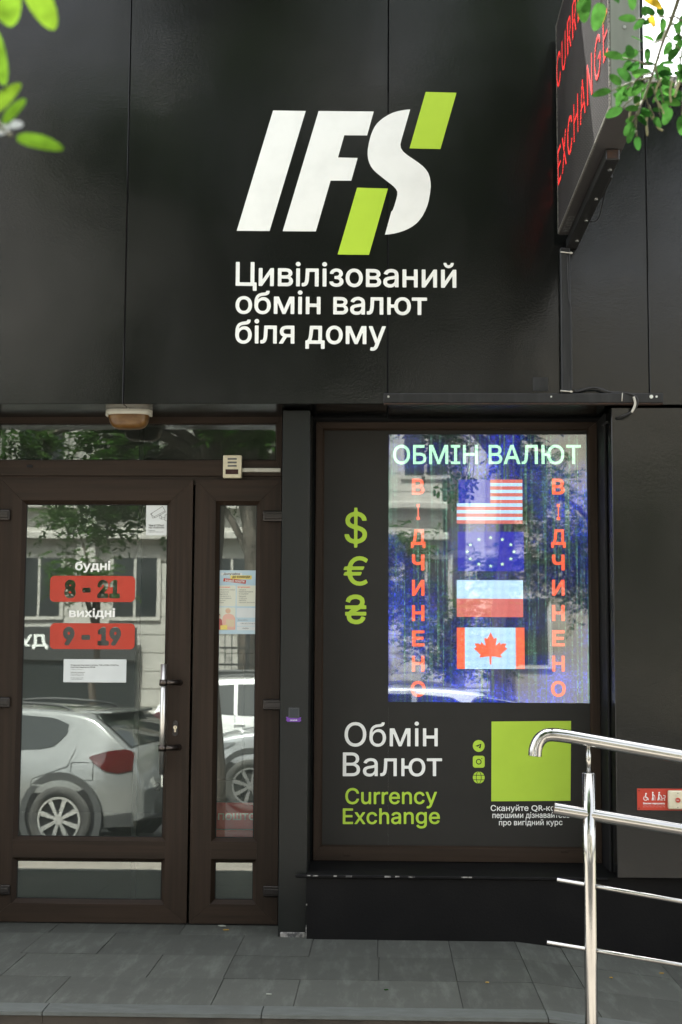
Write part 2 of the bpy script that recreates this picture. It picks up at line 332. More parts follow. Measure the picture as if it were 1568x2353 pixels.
# ------------------------------------------------------------------ mesh building
class MB:
    def __init__(self): self.bm = bmesh.new(); self.mats = []
    def mi(self, m):
        if m not in self.mats: self.mats.append(m)
        return self.mats.index(m)
    def _tag(self, faces, m, smooth=False):
        i = self.mi(m)
        for f in faces: f.material_index = i; f.smooth = smooth
    def box(self, x0, x1, y0, y1, z0, z1, m, bev=0.0, seg=1):
        bm = self.bm
        x0, x1 = min(x0, x1), max(x0, x1); y0, y1 = min(y0, y1), max(y0, y1); z0, z1 = min(z0, z1), max(z0, z1)
        v = [bm.verts.new((x, y, z)) for z in (z0, z1) for y in (y0, y1) for x in (x0, x1)]
        fs = [bm.faces.new([v[i] for i in q]) for q in ((0, 2, 3, 1), (4, 5, 7, 6), (0, 1, 5, 4), (2, 6, 7, 3), (0, 4, 6, 2), (1, 3, 7, 5))]
        self._tag(fs, m)
        if bev > 0:
            es = list({e for f in fs for e in f.edges})
            r = bmesh.ops.bevel(bm, geom=es, offset=bev, segments=seg, affect='EDGES', profile=0.5, clamp_overlap=True)
            self._tag(r['faces'], m)
        return self
    def hexa(self, pts, m):       # 8 points: bottom 4 (ccw from above), top 4
        v = [self.bm.verts.new(p) for p in pts]
        fs = [self.bm.faces.new([v[i] for i in q]) for q in ((3, 2, 1, 0), (4, 5, 6, 7), (0, 1, 5, 4), (1, 2, 6, 5), (2, 3, 7, 6), (3, 0, 4, 7))]
        self._tag(fs, m); return self
    def face(self, pts, m, smooth=False):
        f = self.bm.faces.new([self.bm.verts.new(p) for p in pts]); self._tag([f], m, smooth); return self
    def prism(self, poly, m, off):    # planar polygon of 3-D points extruded by the vector off
        off = Vector(off); n = len(poly)
        a = [self.bm.verts.new(p) for p in poly]; b = [self.bm.verts.new(Vector(p) + off) for p in poly]
        fs = [self.bm.faces.new(a), self.bm.faces.new(b[::-1])]
        for i in range(n): fs.append(self.bm.faces.new([a[i], b[i], b[(i + 1) % n], a[(i + 1) % n]]))
        self._tag(fs, m); bmesh.ops.recalc_face_normals(self.bm, faces=fs); return self
    def tube(self, path, r, m, n=12, cap=True, smooth=True):
        path = [Vector(p) for p in path]; rr = r if isinstance(r, (list, tuple)) else [r] * len(path)
        rings = []; up = None
        for i, p in enumerate(path):
            t = (path[min(i + 1, len(path) - 1)] - path[max(i - 1, 0)]).normalized()
            if up is None:
                up = Vector((0, 0, 1)) if abs(t.z) < 0.9 else Vector((0, 1, 0))
            s = t.cross(up).normalized(); up = s.cross(t).normalized()
            rings.append([self.bm.verts.new(p + (s * math.cos(2 * math.pi * k / n) + up * math.sin(2 * math.pi * k / n)) * rr[i]) for k in range(n)])
        fs = []
        for a, b in zip(rings, rings[1:]):
            for k in range(n): fs.append(self.bm.faces.new([a[k], b[k], b[(k + 1) % n], a[(k + 1) % n]]))
        self._tag(fs, m, smooth)
        if cap:
            self._tag([self.bm.faces.new(rings[0]), self.bm.faces.new(rings[-1][::-1])], m)
        bmesh.ops.recalc_face_normals(self.bm, faces=fs)
        return self
    def disc(self, c, r, nrm, m, th=0.001, n=20, inner=0.0, rz=None):
        c = Vector(c); nrm = Vector(nrm).normalized()
        a = nrm.orthogonal().normalized() if abs(nrm.y) < 0.9 else Vector((1, 0, 0)); b = nrm.cross(a)
        pts = lambda q, h: [self.bm.verts.new(c + (a * math.cos(2 * math.pi * k / n) + b * math.sin(2 * math.pi * k / n)) * q + nrm * h) for k in range(n)]
        fs = []
        if inner:
            o0, o1, i0, i1 = pts(r, 0), pts(r, th), pts(inner, 0), pts(inner, th)
            for k in range(n):
                j = (k + 1) % n
                fs += [self.bm.faces.new([o1[k], o1[j], i1[j], i1[k]]), self.bm.faces.new([o0[k], o0[j], o1[j], o1[k]]), self.bm.faces.new([i0[j], i0[k], i1[k], i1[j]])]
        else:
            o0, o1 = pts(r, 0), pts(r, th)
            fs = [self.bm.faces.new(o1), self.bm.faces.new(o0[::-1])]
            for k in range(n): fs.append(self.bm.faces.new([o0[k], o0[(k + 1) % n], o1[(k + 1) % n], o1[k]]))
        self._tag(fs, m); bmesh.ops.recalc_face_normals(self.bm, faces=fs); return self
    def grid(self, rows, m, smooth=True):
        vs = [[self.bm.verts.new(p) for p in r] for r in rows]; fs = []
        for a, b in zip(vs, vs[1:]):
            for k in range(len(a) - 1): fs.append(self.bm.faces.new([a[k], a[k + 1], b[k + 1], b[k]]))
        self._tag(fs, m, smooth); return self
    def mesh(self, me, m):        # take in an existing mesh
        i = self.mi(m); n0 = len(self.bm.faces); self.bm.from_mesh(me); self.bm.faces.ensure_lookup_table()
        for f in self.bm.faces[n0:]: f.material_index = i
        return self
    def build(self, name, parent=None, local=False, label=None):
        me = bpy.data.meshes.new(name)
        if parent is not None and not local:
            bmesh.ops.translate(self.bm, vec=-wloc(parent), verts=self.bm.verts)
        self.bm.to_mesh(me); self.bm.free()
        for m in self.mats: me.materials.append(M[m])
        o = bpy.data.objects.new(name, me); COL.objects.link(o)
        if parent is not None: o.parent = parent
        if label: o['label'] = label
        return o
def wloc(o):
    v = Vector(o.location)
    while o.parent: o = o.parent; v += o.location
    return v
def tag(o, label=None, cat=None, group=None, kind=None):
    if label: o['label'] = label
    if cat: o['category'] = cat
    if group: o['group'] = group
    if kind: o['kind'] = kind
    return o
def thing(name, label, cat, loc=(0, 0, 0), group=None, rz=0.0):
    o = bpy.data.objects.new(name, None); COL.objects.link(o)
    o.empty_display_size = 0.1; o.location = loc; o.rotation_euler.z = rz
    return tag(o, label, cat, group)

# ---- lettering: outlines from the built-in font, or from the small table of Latin outlines, as solid thin letters
from mathutils.geometry import tessellate_polygon
GLYPHS = {'C':(510,[[267,-7,205,1,150,25,104,63,70,115,48,179,40,254,48,329,70,393,104,445,150,484,205,508,267,516,305,513,340,504,373,490,402,471,427,447,448,418,463,385,473,348,408,348,401,373,389,395,375,413,357,428,337,440,315,449,292,454,267,456,223,450,184,432,150,403,125,364,109,314,103,254,109,194,125,145,151,105,184,76,223,59,267,53,292,55,315,60,337,69,357,81,375,96,389,114,401,136,408,160,473,160,463,124,448,91,428,62,402,38,373,19,341,5,305,-4]]),'u':(410,[[182,-5,146,-1,115,11,89,31,69,59,57,95,53,139,53,379,114,379,114,144,119,105,137,75,164,56,200,50,226,53,249,62,268,77,283,97,293,122,296,153,296,379,357,379,357,0,298,0,298,92,307,92,286,47,257,17,222,0]]),'r':(259,[[53,0,53,379,112,379,112,321,115,321,130,347,152,367,181,380,213,385,221,385,229,384,243,384,243,322,239,323,230,324,219,325,207,326,182,323,159,315,140,301,126,284,117,262,114,237,114,0]]),'e':(404,[[212,-8,161,-2,117,16,82,46,56,85,40,132,34,187,39,242,55,290,81,329,115,359,157,378,205,384,236,382,266,374,294,361,319,341,341,315,357,282,368,242,371,194,371,169,75,169,75,221,338,221,310,202,307,237,298,269,283,294,263,314,237,326,205,330,173,326,146,313,125,294,109,270,99,241,96,211,96,178,100,139,110,106,128,80,151,61,179,50,212,46,234,48,254,53,271,61,285,73,297,88,306,105,365,91,353,63,335,39,311,19,283,4,249,-5]]),'n':(410,[[114,227,114,0,53,0,53,379,112,379,112,287,102,287,124,332,152,362,187,379,227,384,264,380,295,369,321,349,341,321,353,285,357,240,357,0,296,0,296,235,290,275,273,304,246,323,210,329,184,326,161,317,141,303,126,283,117,257]]),'c':(396,[[207,-8,159,-2,117,16,82,46,56,85,40,133,34,187,40,243,56,291,82,330,117,360,159,378,207,384,234,383,260,377,284,368,305,356,324,341,340,322,353,301,362,277,303,262,298,276,290,289,281,301,270,311,257,319,242,325,226,329,207,330,173,325,145,310,124,287,108,258,99,224,96,187,99,151,108,117,124,89,145,66,173,51,207,46,226,48,243,52,258,58,271,66,282,76,292,89,299,102,304,117,363,102,354,78,341,56,325,37,306,21,285,9,261,-1,235,-6]]),'y':(389,[[47,-139,61,-86,71,-87,88,-90,104,-89,118,-84,130,-74,141,-58,151,-36,163,-1,17,379,84,379,165,155,177,121,187,87,196,53,206,21,184,21,202,87,212,121,224,155,305,379,371,379,204,-58,191,-85,177,-107,159,-124,139,-136,117,-143,91,-145,77,-145,65,-143,54,-141]]),'E':(418,[[60,0,60,509,372,509,372,452,125,452,125,286,355,286,355,229,125,229,125,57,375,57,375,0]]),'x':(378,[[21,0,171,218,171,171,29,379,100,379,147,306,164,279,179,253,193,229,207,206,175,206,190,229,202,253,216,279,233,306,282,379,352,379,209,169,209,214,358,0,287,0,231,85,214,112,200,136,187,159,173,182,205,182,191,159,178,136,165,112,148,85,91,0]]),'h':(410,[[114,227,114,0,53,0,53,509,114,509,114,287,102,287,124,332,152,362,187,379,227,384,264,380,295,369,321,349,341,321,353,285,357,240,357,0,296,0,296,235,290,275,273,304,246,323,210,329,184,326,161,317,141,303,126,283,117,257]]),'a':(389,[[160,-9,126,-5,94,5,68,22,48,45,35,73,30,108,34,138,43,161,58,179,78,193,100,203,125,211,152,216,178,220,234,227,252,230,265,235,273,243,276,255,276,257,273,279,267,297,256,311,240,322,220,329,196,331,171,329,149,322,132,313,118,301,107,288,100,274,41,291,57,322,79,346,104,364,133,375,163,382,194,384,215,383,239,379,263,372,286,360,306,343,322,320,333,290,337,251,337,0,277,0,277,52,272,52,264,38,252,25,236,12,215,1,190,-6],[170,45,202,49,228,59,248,74,263,93,272,115,276,138,276,190,270,186,259,182,246,179,231,176,216,173,200,171,175,168,154,164,134,159,117,150,103,139,95,124,92,105,94,87,102,72,114,61,130,52,149,47]]),'g':(425,[[207,-151,168,-148,134,-140,105,-127,82,-110,64,-91,51,-69,101,-41,110,-53,122,-66,136,-78,154,-88,178,-95,207,-97,249,-92,282,-75,304,-47,311,-6,311,68,306,68,298,56,287,41,272,28,252,16,227,8,195,5,152,10,113,27,80,53,55,90,39,136,34,191,39,246,55,293,80,332,112,361,152,378,196,384,228,382,253,373,273,360,288,346,299,331,308,319,313,319,313,379,372,379,372,-9,367,-54,350,-90,324,-117,291,-136,251,-147],[205,59,237,63,264,75,285,95,300,121,309,154,312,193,309,231,300,264,285,291,264,312,237,325,205,330,172,325,145,312,124,290,109,262,99,229,96,193,99,155,109,123,124,96,145,76,172,63]]),'0':(453,[[227,-7,174,1,130,24,95,62,69,113,53,178,48,254,53,330,69,395,95,447,130,484,174,508,227,516,279,508,323,484,358,447,384,395,400,330,405,254,400,178,384,113,359,62,323,24,279,1],[227,50,261,56,290,74,313,103,330,144,340,194,344,254,340,314,330,365,313,405,290,435,261,453,227,460,192,453,163,435,140,405,123,365,113,314,109,254,113,194,123,144,140,103,163,74,192,56]]),'1':(453,[[76,0,76,55,391,55,391,0],[276,509,276,0,212,0,212,448,209,448,86,358,86,427,198,509]]),'2':(453,[[64,0,64,47,234,229,261,257,282,282,299,305,311,327,318,348,320,371,317,397,308,419,293,436,273,449,250,457,224,460,196,457,172,447,153,433,139,413,130,390,127,362,66,362,71,405,86,442,111,473,143,496,182,511,225,516,268,511,306,497,337,474,361,445,376,411,381,372,378,345,371,318,357,290,336,259,306,223,267,180,153,60,153,57,389,57,389,0]]),'3':(453,[[218,-7,173,-3,133,10,98,30,70,57,52,91,44,132,109,132,115,107,126,87,144,71,165,59,191,52,219,50,248,53,275,61,297,74,315,93,325,116,329,145,326,172,316,196,299,217,275,234,242,244,201,248,157,248,157,299,288,448,288,452,70,452,70,509,372,509,372,461,211,278,211,289,264,288,308,276,344,253,371,222,387,186,393,145,387,103,370,66,344,36,309,12,266,-2]]),'4':(453,[[40,105,40,158,247,509,311,509,109,166,109,163,413,163,413,105],[282,0,282,121,282,146,282,318,343,318,343,0]]),'5':(453,[[221,-7,178,-2,140,11,108,32,83,60,66,93,60,130,122,130,127,108,138,89,154,73,173,60,196,52,221,50,250,53,276,64,298,82,314,104,324,131,328,162,324,193,314,221,297,244,275,262,248,273,218,277,192,275,167,268,145,258,128,246,67,253,96,509,366,509,366,452,151,452,134,301,136,301,155,315,178,325,203,331,229,334,263,330,294,321,321,306,345,285,364,260,379,231,388,199,391,163,385,117,369,76,343,41,309,15,268,-1]]),'6':(453,[[226,-7,182,-1,142,15,109,40,84,74,69,115,64,162,68,199,80,239,102,285,137,340,252,509,322,509,151,261,145,261,154,275,165,288,179,299,196,307,214,312,235,314,278,309,316,295,346,271,370,240,384,201,389,157,384,112,368,73,343,39,310,14,271,-2],[226,48,254,52,279,63,299,79,314,101,324,128,327,157,324,187,314,213,299,235,279,251,254,262,226,265,198,262,174,252,153,235,138,214,128,188,125,158,128,128,138,102,153,79,174,63,198,52]]),'7':(453,[[97,0,323,448,323,452,62,452,62,509,391,509,391,449,165,0]]),'8':(453,[[226,-7,178,-2,136,11,101,33,74,62,57,96,52,135,55,166,65,195,81,220,101,241,125,256,153,265,153,267,119,282,93,308,76,342,70,380,75,417,90,450,114,477,146,498,184,511,226,516,269,511,306,498,337,477,361,450,377,417,382,380,376,342,359,308,333,282,300,267,300,265,327,256,351,241,372,220,387,195,397,166,401,135,395,96,378,62,352,33,317,11,275,-2],[226,49,258,52,285,60,307,74,323,91,333,113,337,139,333,165,322,189,305,208,283,223,256,232,226,235,196,232,169,223,147,208,130,189,119,165,115,139,119,113,129,91,145,74,167,60,195,52],[226,290,252,292,274,300,293,313,307,330,316,351,319,376,316,399,308,420,294,437,275,449,252,457,226,460,200,457,177,449,159,437,145,420,136,399,133,376,136,351,145,330,159,313,178,300,201,292]]),'9':(453,[[226,516,271,510,310,494,343,468,368,434,384,393,389,347,385,309,373,270,350,224,315,168,200,0,130,0,301,248,307,248,299,234,287,221,273,210,257,202,238,196,218,195,175,199,137,214,106,237,83,269,68,307,64,352,69,397,85,436,110,469,143,494,182,510],[226,460,199,457,174,446,154,429,138,407,129,381,125,352,129,322,138,295,154,274,174,257,199,247,226,243,254,247,279,257,299,273,314,295,324,321,327,350,324,381,314,407,299,429,279,446,254,457]]),'-':(453,[[337,244,337,188,114,188,114,244]]),'$':(446,[[202,-74,202,583,244,583,244,-74],[224,-9,172,-4,128,9,91,31,64,60,46,96,38,137,104,137,110,110,123,88,142,71,166,59,194,52,224,49,257,52,286,60,311,74,329,92,341,114,346,139,342,161,332,179,316,193,296,205,272,214,245,222,184,239,128,260,86,289,60,326,52,372,58,413,75,448,102,476,138,498,180,511,227,516,275,511,316,498,351,476,377,449,394,415,401,378,337,378,326,412,302,437,267,453,225,459,194,456,167,448,145,435,129,418,118,398,115,376,119,352,131,334,148,319,169,308,191,300,212,293,264,279,287,272,312,264,336,252,359,238,379,220,395,198,405,171,408,139,403,99,386,64,360,34,323,11,278,-4]]),'€':(463,[[364,329,341,279,16,279,34,329],[321,229,298,179,16,179,34,229],[423,463,398,409,383,422,366,433,348,443,329,450,309,454,288,456,248,450,213,433,183,404,161,365,146,315,141,254,146,194,161,144,183,104,213,76,248,59,288,53,309,54,329,59,348,66,365,74,381,85,396,96,422,43,393,21,361,6,325,-4,288,-7,230,1,179,25,137,63,105,115,85,179,78,254,85,329,105,393,137,445,179,484,230,508,288,516,325,512,361,502,394,486]]),'.':(188,[[95,-4,78,-1,63,9,53,24,50,41,53,59,63,73,78,83,95,87,113,83,128,73,138,59,141,41,138,24,128,9,113,-1]]),'Q':(533,[[245,159,313,159,369,85,384,65,468,-48,401,-48,346,27,331,46],[267,-7,205,1,150,25,105,63,70,115,48,179,40,254,48,329,70,393,105,445,150,484,205,508,267,516,329,508,384,484,429,445,464,393,486,329,493,254,486,179,464,115,429,63,384,25,329,1],[267,53,310,59,349,76,383,105,408,144,425,194,430,254,425,314,408,365,383,404,349,433,310,450,267,456,223,450,184,433,151,404,125,364,109,314,103,254,109,194,125,144,151,105,184,76,223,59]]),'R':(449,[[60,0,60,509,236,509,290,504,333,489,367,465,390,433,405,395,409,352,405,309,390,271,367,240,333,217,289,203,236,198,96,198,96,255,234,255,269,258,298,267,319,281,334,300,342,324,345,352,342,380,334,405,319,425,298,440,269,449,233,452,125,452,125,0],[353,0,230,229,303,229,428,0]]),'U':(517,[[259,-8,203,-2,154,15,114,43,85,80,66,124,60,173,60,509,124,509,124,178,128,144,141,113,160,87,187,68,220,56,259,52,298,56,331,68,357,87,377,113,389,144,393,178,393,509,457,509,457,173,451,124,433,80,403,43,363,15,315,-2]]),'N':(523,[[60,0,60,509,136,509,343,183,352,169,363,151,388,107,401,82,414,55,405,54,402,81,401,108,399,157,399,195,399,509,463,509,463,0,387,0,202,290,177,331,148,381,108,452,119,454,122,384,124,328,125,291,125,0]]),'Y':(472,[[203,0,203,208,16,509,91,509,192,344,208,318,222,292,236,264,250,230,224,230,237,265,251,293,265,318,280,344,381,509,455,509,268,208,268,0]]),'X':(474,[[18,0,217,284,217,236,29,509,104,509,178,400,192,379,204,361,214,345,223,329,233,312,243,292,232,292,252,329,261,345,272,361,298,400,374,509,446,509,259,239,259,287,456,0,382,0,292,129,268,165,259,180,250,195,241,212,230,231,244,231,235,213,225,196,216,181,206,166,182,129,91,0]]),'H':(517,[[60,0,60,509,125,509,125,289,392,289,392,509,457,509,457,0,392,0,392,232,125,232,125,0]]),'A':(480,[[16,0,201,509,276,509,463,0,395,0,287,302,276,334,264,372,232,478,245,478,213,371,191,302,85,0],[110,142,110,199,370,199,370,142]]),'G':(520,[[269,-7,205,1,149,25,104,64,69,116,47,179,40,254,47,329,69,393,103,445,149,484,203,508,265,516,304,513,340,504,374,489,403,469,429,445,449,416,465,384,474,349,408,349,399,372,387,393,373,411,356,427,337,439,315,448,291,454,265,456,222,450,183,432,150,404,125,364,109,314,103,254,109,194,125,145,151,105,184,76,224,59,269,53,309,57,345,71,374,93,396,123,410,160,415,202,434,199,283,199,283,256,478,256,478,200,471,141,451,91,419,50,377,19,326,0]]),'L':(393,[[60,0,60,509,125,509,125,57,361,57,361,0]]),' ':(188,[])}

def contours(s, spacing=1.0):
    if all(ch in GLYPHS for ch in s):
        out, x = [], 0.0
        for ch in s:
            adv, cs = GLYPHS[ch]
            for c in cs: out.append(np.array(c, float).reshape(-1, 2) / 1000 + (x, 0))
            x += adv / 1000 * spacing
        return out
    c = bpy.data.curves.new('lettering', 'FONT'); c.body = s; c.size = 1.0; c.space_character = spacing
    o = bpy.data.objects.new('lettering', c); COL.objects.link(o)
    dg = bpy.context.evaluated_depsgraph_get(); dg.update()
    cu = o.evaluated_get(dg).to_curve(dg); out = []
    for sp in cu.splines:
        if sp.type != 'BEZIER':
            out.append(np.array([(p.co.x, p.co.y) for p in sp.points])); continue
        pts, bp = [], sp.bezier_points; n = len(bp)
        for i in range(n):
            a, b = bp[i], bp[(i + 1) % n]
            ch = (b.co - a.co); L = ch.length + 1e-9
            bend = max(abs(ch.cross(a.handle_right - a.co).z), abs(ch.cross(b.handle_left - b.co).z)) / L
            m = 1 if bend < .004 else 3
            for k in range(m):
                t = k / m; u = 1 - t
                q = a.co * u ** 3 + a.handle_right * 3 * u * u * t + b.handle_left * 3 * u * t * t + b.co * t ** 3
                pts.append((q.x, q.y))
        out.append(np.array(pts))
    bpy.data.objects.remove(o); bpy.data.curves.remove(c)
    return out
def area(c):
    x, y = c[:, 0], c[:, 1]; return .5 * float(np.sum(x * np.roll(y, -1) - np.roll(x, -1) * y))
def simplify(p, tol):
    """Douglas-Peucker on a closed loop"""
    p = np.asarray(p); n = len(p)
    def rec(i, j):
        if j <= i + 1: return []
        d = p[j % n] - p[i]; L = math.hypot(*d) + 1e-12; q = p[i + 1:j] - p[i]
        e = np.abs(q[:, 0] * d[1] - q[:, 1] * d[0]) / L if L > 1e-6 else np.hypot(q[:, 0], q[:, 1])
        m = int(np.argmax(e))
        if e[m] < tol: return []
        m += i + 1
        return rec(i, m) + [m] + rec(m, j)
    far = int(np.argmax(np.hypot(*(p - p[0]).T)))
    idx = [0] + rec(0, far) + [far] + rec(far, n)
    return p[idx]
def outline(cs, w, res):
    """the union of (possibly overlapping) contours, widened by w: marching squares on a signed distance grid"""
    al = np.concatenate(cs); lo = al.min(0) - w - 3 / res; hi = al.max(0) + w + 3 / res
    nx, ny = int((hi[0] - lo[0]) * res) + 2, int((hi[1] - lo[1]) * res) + 2
    gx = lo[0] + np.arange(nx) / res + 1e-5; gy = lo[1] + np.arange(ny) / res + 1.7e-5
    GX, GY = np.meshgrid(gx, gy); D = np.full(GX.shape, 1e9); WN = np.zeros(GX.shape)
    for c in cs:
        for a_, b_ in zip(c, np.roll(c, -1, 0)):
            d = b_ - a_; L2 = d @ d
            if L2 < 1e-12: continue
            t = np.clip(((GX - a_[0]) * d[0] + (GY - a_[1]) * d[1]) / L2, 0, 1)
            D = np.minimum(D, (GX - a_[0] - t * d[0]) ** 2 + (GY - a_[1] - t * d[1]) ** 2)
            cr = d[0] * (GY - a_[1]) - d[1] * (GX - a_[0])
            WN += np.where((a_[1] <= GY) & (b_[1] > GY) & (cr > 0), 1, 0) - np.where((a_[1] > GY) & (b_[1] <= GY) & (cr < 0), 1, 0)
    F = np.where(WN != 0, 1, -1) * np.sqrt(D) + (w if w < 0 else max(w, .003))
    seg = {}
    def pt(e):
        x, y, h = e
        f0 = F[y, x]; f1 = F[y, x + 1] if h else F[y + 1, x]; t = f0 / (f0 - f1)
        return (gx[x] + (t / res if h else 0), gy[y] + (0 if h else t / res))
    I = F > 0
    act = np.argwhere((I[:-1, :-1] != I[1:, 1:]) | (I[:-1, 1:] != I[1:, :-1]) | (I[:-1, :-1] != I[:-1, 1:]))
    for y, x in act:
        B, Rr, T, Lf = (x, y, 1), (x + 1, y, 0), (x, y + 1, 1), (x, y, 0)
        k = I[y, x] | I[y, x + 1] << 1 | I[y + 1, x + 1] << 2 | I[y + 1, x] << 3
        for s, e in {1: [(B, Lf)], 2: [(Rr, B)], 3: [(Rr, Lf)], 4: [(T, Rr)], 5: [(B, Lf), (T, Rr)], 6: [(T, B)], 7: [(T, Lf)], 8: [(Lf, T)], 9: [(B, T)], 10: [(Rr, B), (Lf, T)], 11: [(Rr, T)], 12: [(Lf, Rr)], 13: [(B, Rr)], 14: [(Lf, B)]}.get(int(k), []):
            seg[s] = e
    loops = []
    while seg:
        s, e = seg.popitem(); lp = [pt(s)]
        while e in seg: lp.append(pt(e)); e = seg.pop(e)
        if len(lp) > 5: loops.append(simplify(lp, .0022))
    return [q for q in loops if len(q) > 2 and abs(area(q)) > 2e-4]
def inside(p, c):
    x, y = p; r = False; n = len(c)
    for i in range(n):
        x0, y0 = c[i]; x1, y1 = c[(i + 1) % n]
        if (y0 > y) != (y1 > y) and x < (x1 - x0) * (y - y0) / (y1 - y0) + x0: r = not r
    return r
CACHE = {}
def groups_of(s, weight, spacing=1.0, res=72):
    key = (s, weight, spacing)
    if key in CACHE: return CACHE[key]
    cs = sorted([c for c in contours(s, spacing) if len(c) > 2], key=lambda c: c[:, 0].min())
    cl, right = [], -1e9
    for c in cs:                                     # clusters of contours that may touch: one letter, as a rule
        if c[:, 0].min() > right + 2 * weight + .004 or not cl: cl.append([])
        cl[-1].append(c); right = max(right, c[:, 0].max())
    out = []
    for q in cl:
        lo = outline(q, weight, res)
        big = max(lo, key=lambda c: abs(area(c))); sg = 1 if area(big) > 0 else -1
        holes = [x for x in lo if area(x) * sg < 0]
        out += [(o, [h for h in holes if inside(h[0], o)]) for o in lo if area(o) * sg > 0]
    CACHE[key] = out
    return out
def slab(mb, outer, holes, m, fn, nrm, th, lift=0.0):
    loops = [outer] + holes
    pts = [p for l in loops for p in l]
    tris = tessellate_polygon([[Vector((p[0], p[1], 0)) for p in l] for l in loops])
    nrm = Vector(nrm)
    W3 = [fn(p) for p in pts]
    f_ = [mb.bm.verts.new(p + nrm * (th + lift)) for p in W3]; fs = []
    for t in tris:
        a, b, c = (W3[q] for q in t); cr = (b - a).cross(c - a)
        if cr.length < 1e-14: continue
        try: fs.append(mb.bm.faces.new([f_[q] for q in (t if cr.dot(nrm) > 0 else t[::-1])]))
        except ValueError: pass
    b_ = [mb.bm.verts.new(p) for p in W3]; n0 = 0
    for l in loops:
        n = len(l)
        ccw = area(np.asarray(l)) > 0
        for q in range(n):
            i0, i1 = n0 + q, n0 + (q + 1) % n
            fs.append(mb.bm.faces.new([b_[i0], b_[i1], f_[i1], f_[i0]]))
        n0 += n
    mb._tag(fs, m)
def split_words(gr):
    gr = sorted(gr, key=lambda g: g[0][:, 0].min()); out, right = [], None
    for g in gr:
        if right is None or g[0][:, 0].min() > right + .15: out.append([])
        out[-1].append(g); right = max(right if right is not None else -9, g[0][:, 0].max())
    return out
def fit(mb, s, m, bl, br, tl, nrm, th=0.0008, weight=0.0, spacing=1.0, only=None):
    gr = groups_of(s, weight, spacing)
    al = np.concatenate([o for o, h in gr]); lo, hi = al.min(0), al.max(0); sc = hi - lo
    bl, br, tl = Vector(bl), Vector(br), Vector(tl); ex, ey = br - bl, tl - bl
    fn = lambda p: bl + ex * ((p[0] - lo[0]) / sc[0]) + ey * ((p[1] - lo[1]) / sc[1])
    if only is not None: gr = split_words(gr)[only]
    for k, (o, h) in enumerate(gr): slab(mb, o, h, m, fn, nrm, th, .00012 * (k % 4))
def words(mb, s, box, y, m, weight=0.01, tilt=0.0, th=0.0008, spacing=1.0, only=None):
    """box = left, top, right, bottom as measured (bottom at the left end), on the plane Y = y, facing the street"""
    l, t, r, b = box
    bl = P(l, b, y); br = P(r, b + tilt * (r - l), y); tl = P(l, t, y); tl.x = bl.x
    fit(mb, s, m, bl, br, tl, (0, -1, 0), th, weight, spacing, only)
def pxpoly(pts, y): return [P(a, b, y) for a, b in pts]
def rrect(x0, x1, z0, z1, r, y, n=5):
    pts = []
    for cx, cz, a0 in ((x1 - r, z1 - r, 0), (x0 + r, z1 - r, 90), (x0 + r, z0 + r, 180), (x1 - r, z0 + r, 270)):
        for k in range(n + 1):
            a = R(a0 + 90 * k / n); pts.append((cx + r * math.cos(a), y, cz + r * math.sin(a)))
    return pts
def px_rrect(mb, box, r, y, m, th=0.0008):
    l, t, rr, b = box; a, c = P(l, b, y), P(rr, t, y)
    mb.prism(rrect(a.x, c.x, a.z, c.z, r, y), m, (0, -th, 0))
def cutout_plate(mb, s, box, tbox, y, m, r, weight=0.03, th=0.0008):
    """a rounded plate with the characters cut right through it"""
    gr = groups_of(s, weight)
    al = np.concatenate([o for o, h in gr]); lo, hi = al.min(0), al.max(0); sc = hi - lo
    l, t, rr, b = tbox; A, B = P(l, b, y), P(rr, t, y)
    l, t, rr, b = box; C, D = P(l, b, y), P(rr, t, y)
    cv = lambda c: np.stack([A.x + (c[:, 0] - lo[0]) / sc[0] * (B.x - A.x), A.z + (c[:, 1] - lo[1]) / sc[1] * (B.z - A.z)], 1)
    plate = np.array([(p[0], p[2]) for p in rrect(C.x, D.x, C.z, D.z, r, 0)])
    fn = lambda p: Vector((p[0], y, p[1]))
    slab(mb, plate, [cv(o) for o, h in gr], m, fn, (0, -1, 0), th)
    for o, h in gr:
        for q in h: slab(mb, cv(q), [], m, fn, (0, -1, 0), th)
# ------------------------------------------------------------------ the setting: ground, road, pavement, platform
YF, YC, YP, YR = -0.36, -0.26, -0.30, -0.355      # fascia, pilaster, plinth, lower wall planes
ZROAD, ZWALK = -0.66, -0.5
XB = 0.565                                        # where the platform breaks into the ramp
def zf(x): return 0.0 if x < XB else -0.12 * (x - XB)
mb = MB(); mb.face([(-120, -160, ZROAD - .01), (120, -160, ZROAD - .01), (120, 120, ZROAD - .01), (-120, 120, ZROAD - .01)], 'earth')
tag(mb.build('ground'), kind='structure')
mb = MB(); mb.box(-60, 60, -17.0, -6.45, ZROAD - .2, ZROAD, 'asphalt')
tag(mb.build('road'), kind='structure')
mb = MB()
for i in range(-18, 18):
    for j in range(4):
        x0, y0 = i * 1.1 + 0.3 * (j % 2), -6.28 + j * 1.15
        mb.box(x0 + .003, x0 + 1.097, y0 + .003, min(y0 + 1.147, -1.7), ZWALK - .1, ZWALK, 'walk')
mb.box(-20, 20, -6.28, -1.72, ZWALK - .12, ZWALK - .006, 'joint')
tag(mb.build('pavement'), kind='structure')
mb = MB()
for i in range(-20, 20): mb.box(i + .003, i + .997, -6.44, -6.285, ZROAD - .1, ZWALK + .005, 'kerb', .015)
tag(mb.build('kerb'), kind='structure')
mb = MB()
mb.box(-60, 60, -23.2, -17.0, ZROAD - .1, ZROAD + .14, 'walk')
tag(mb.build('far_pavement'), kind='structure')
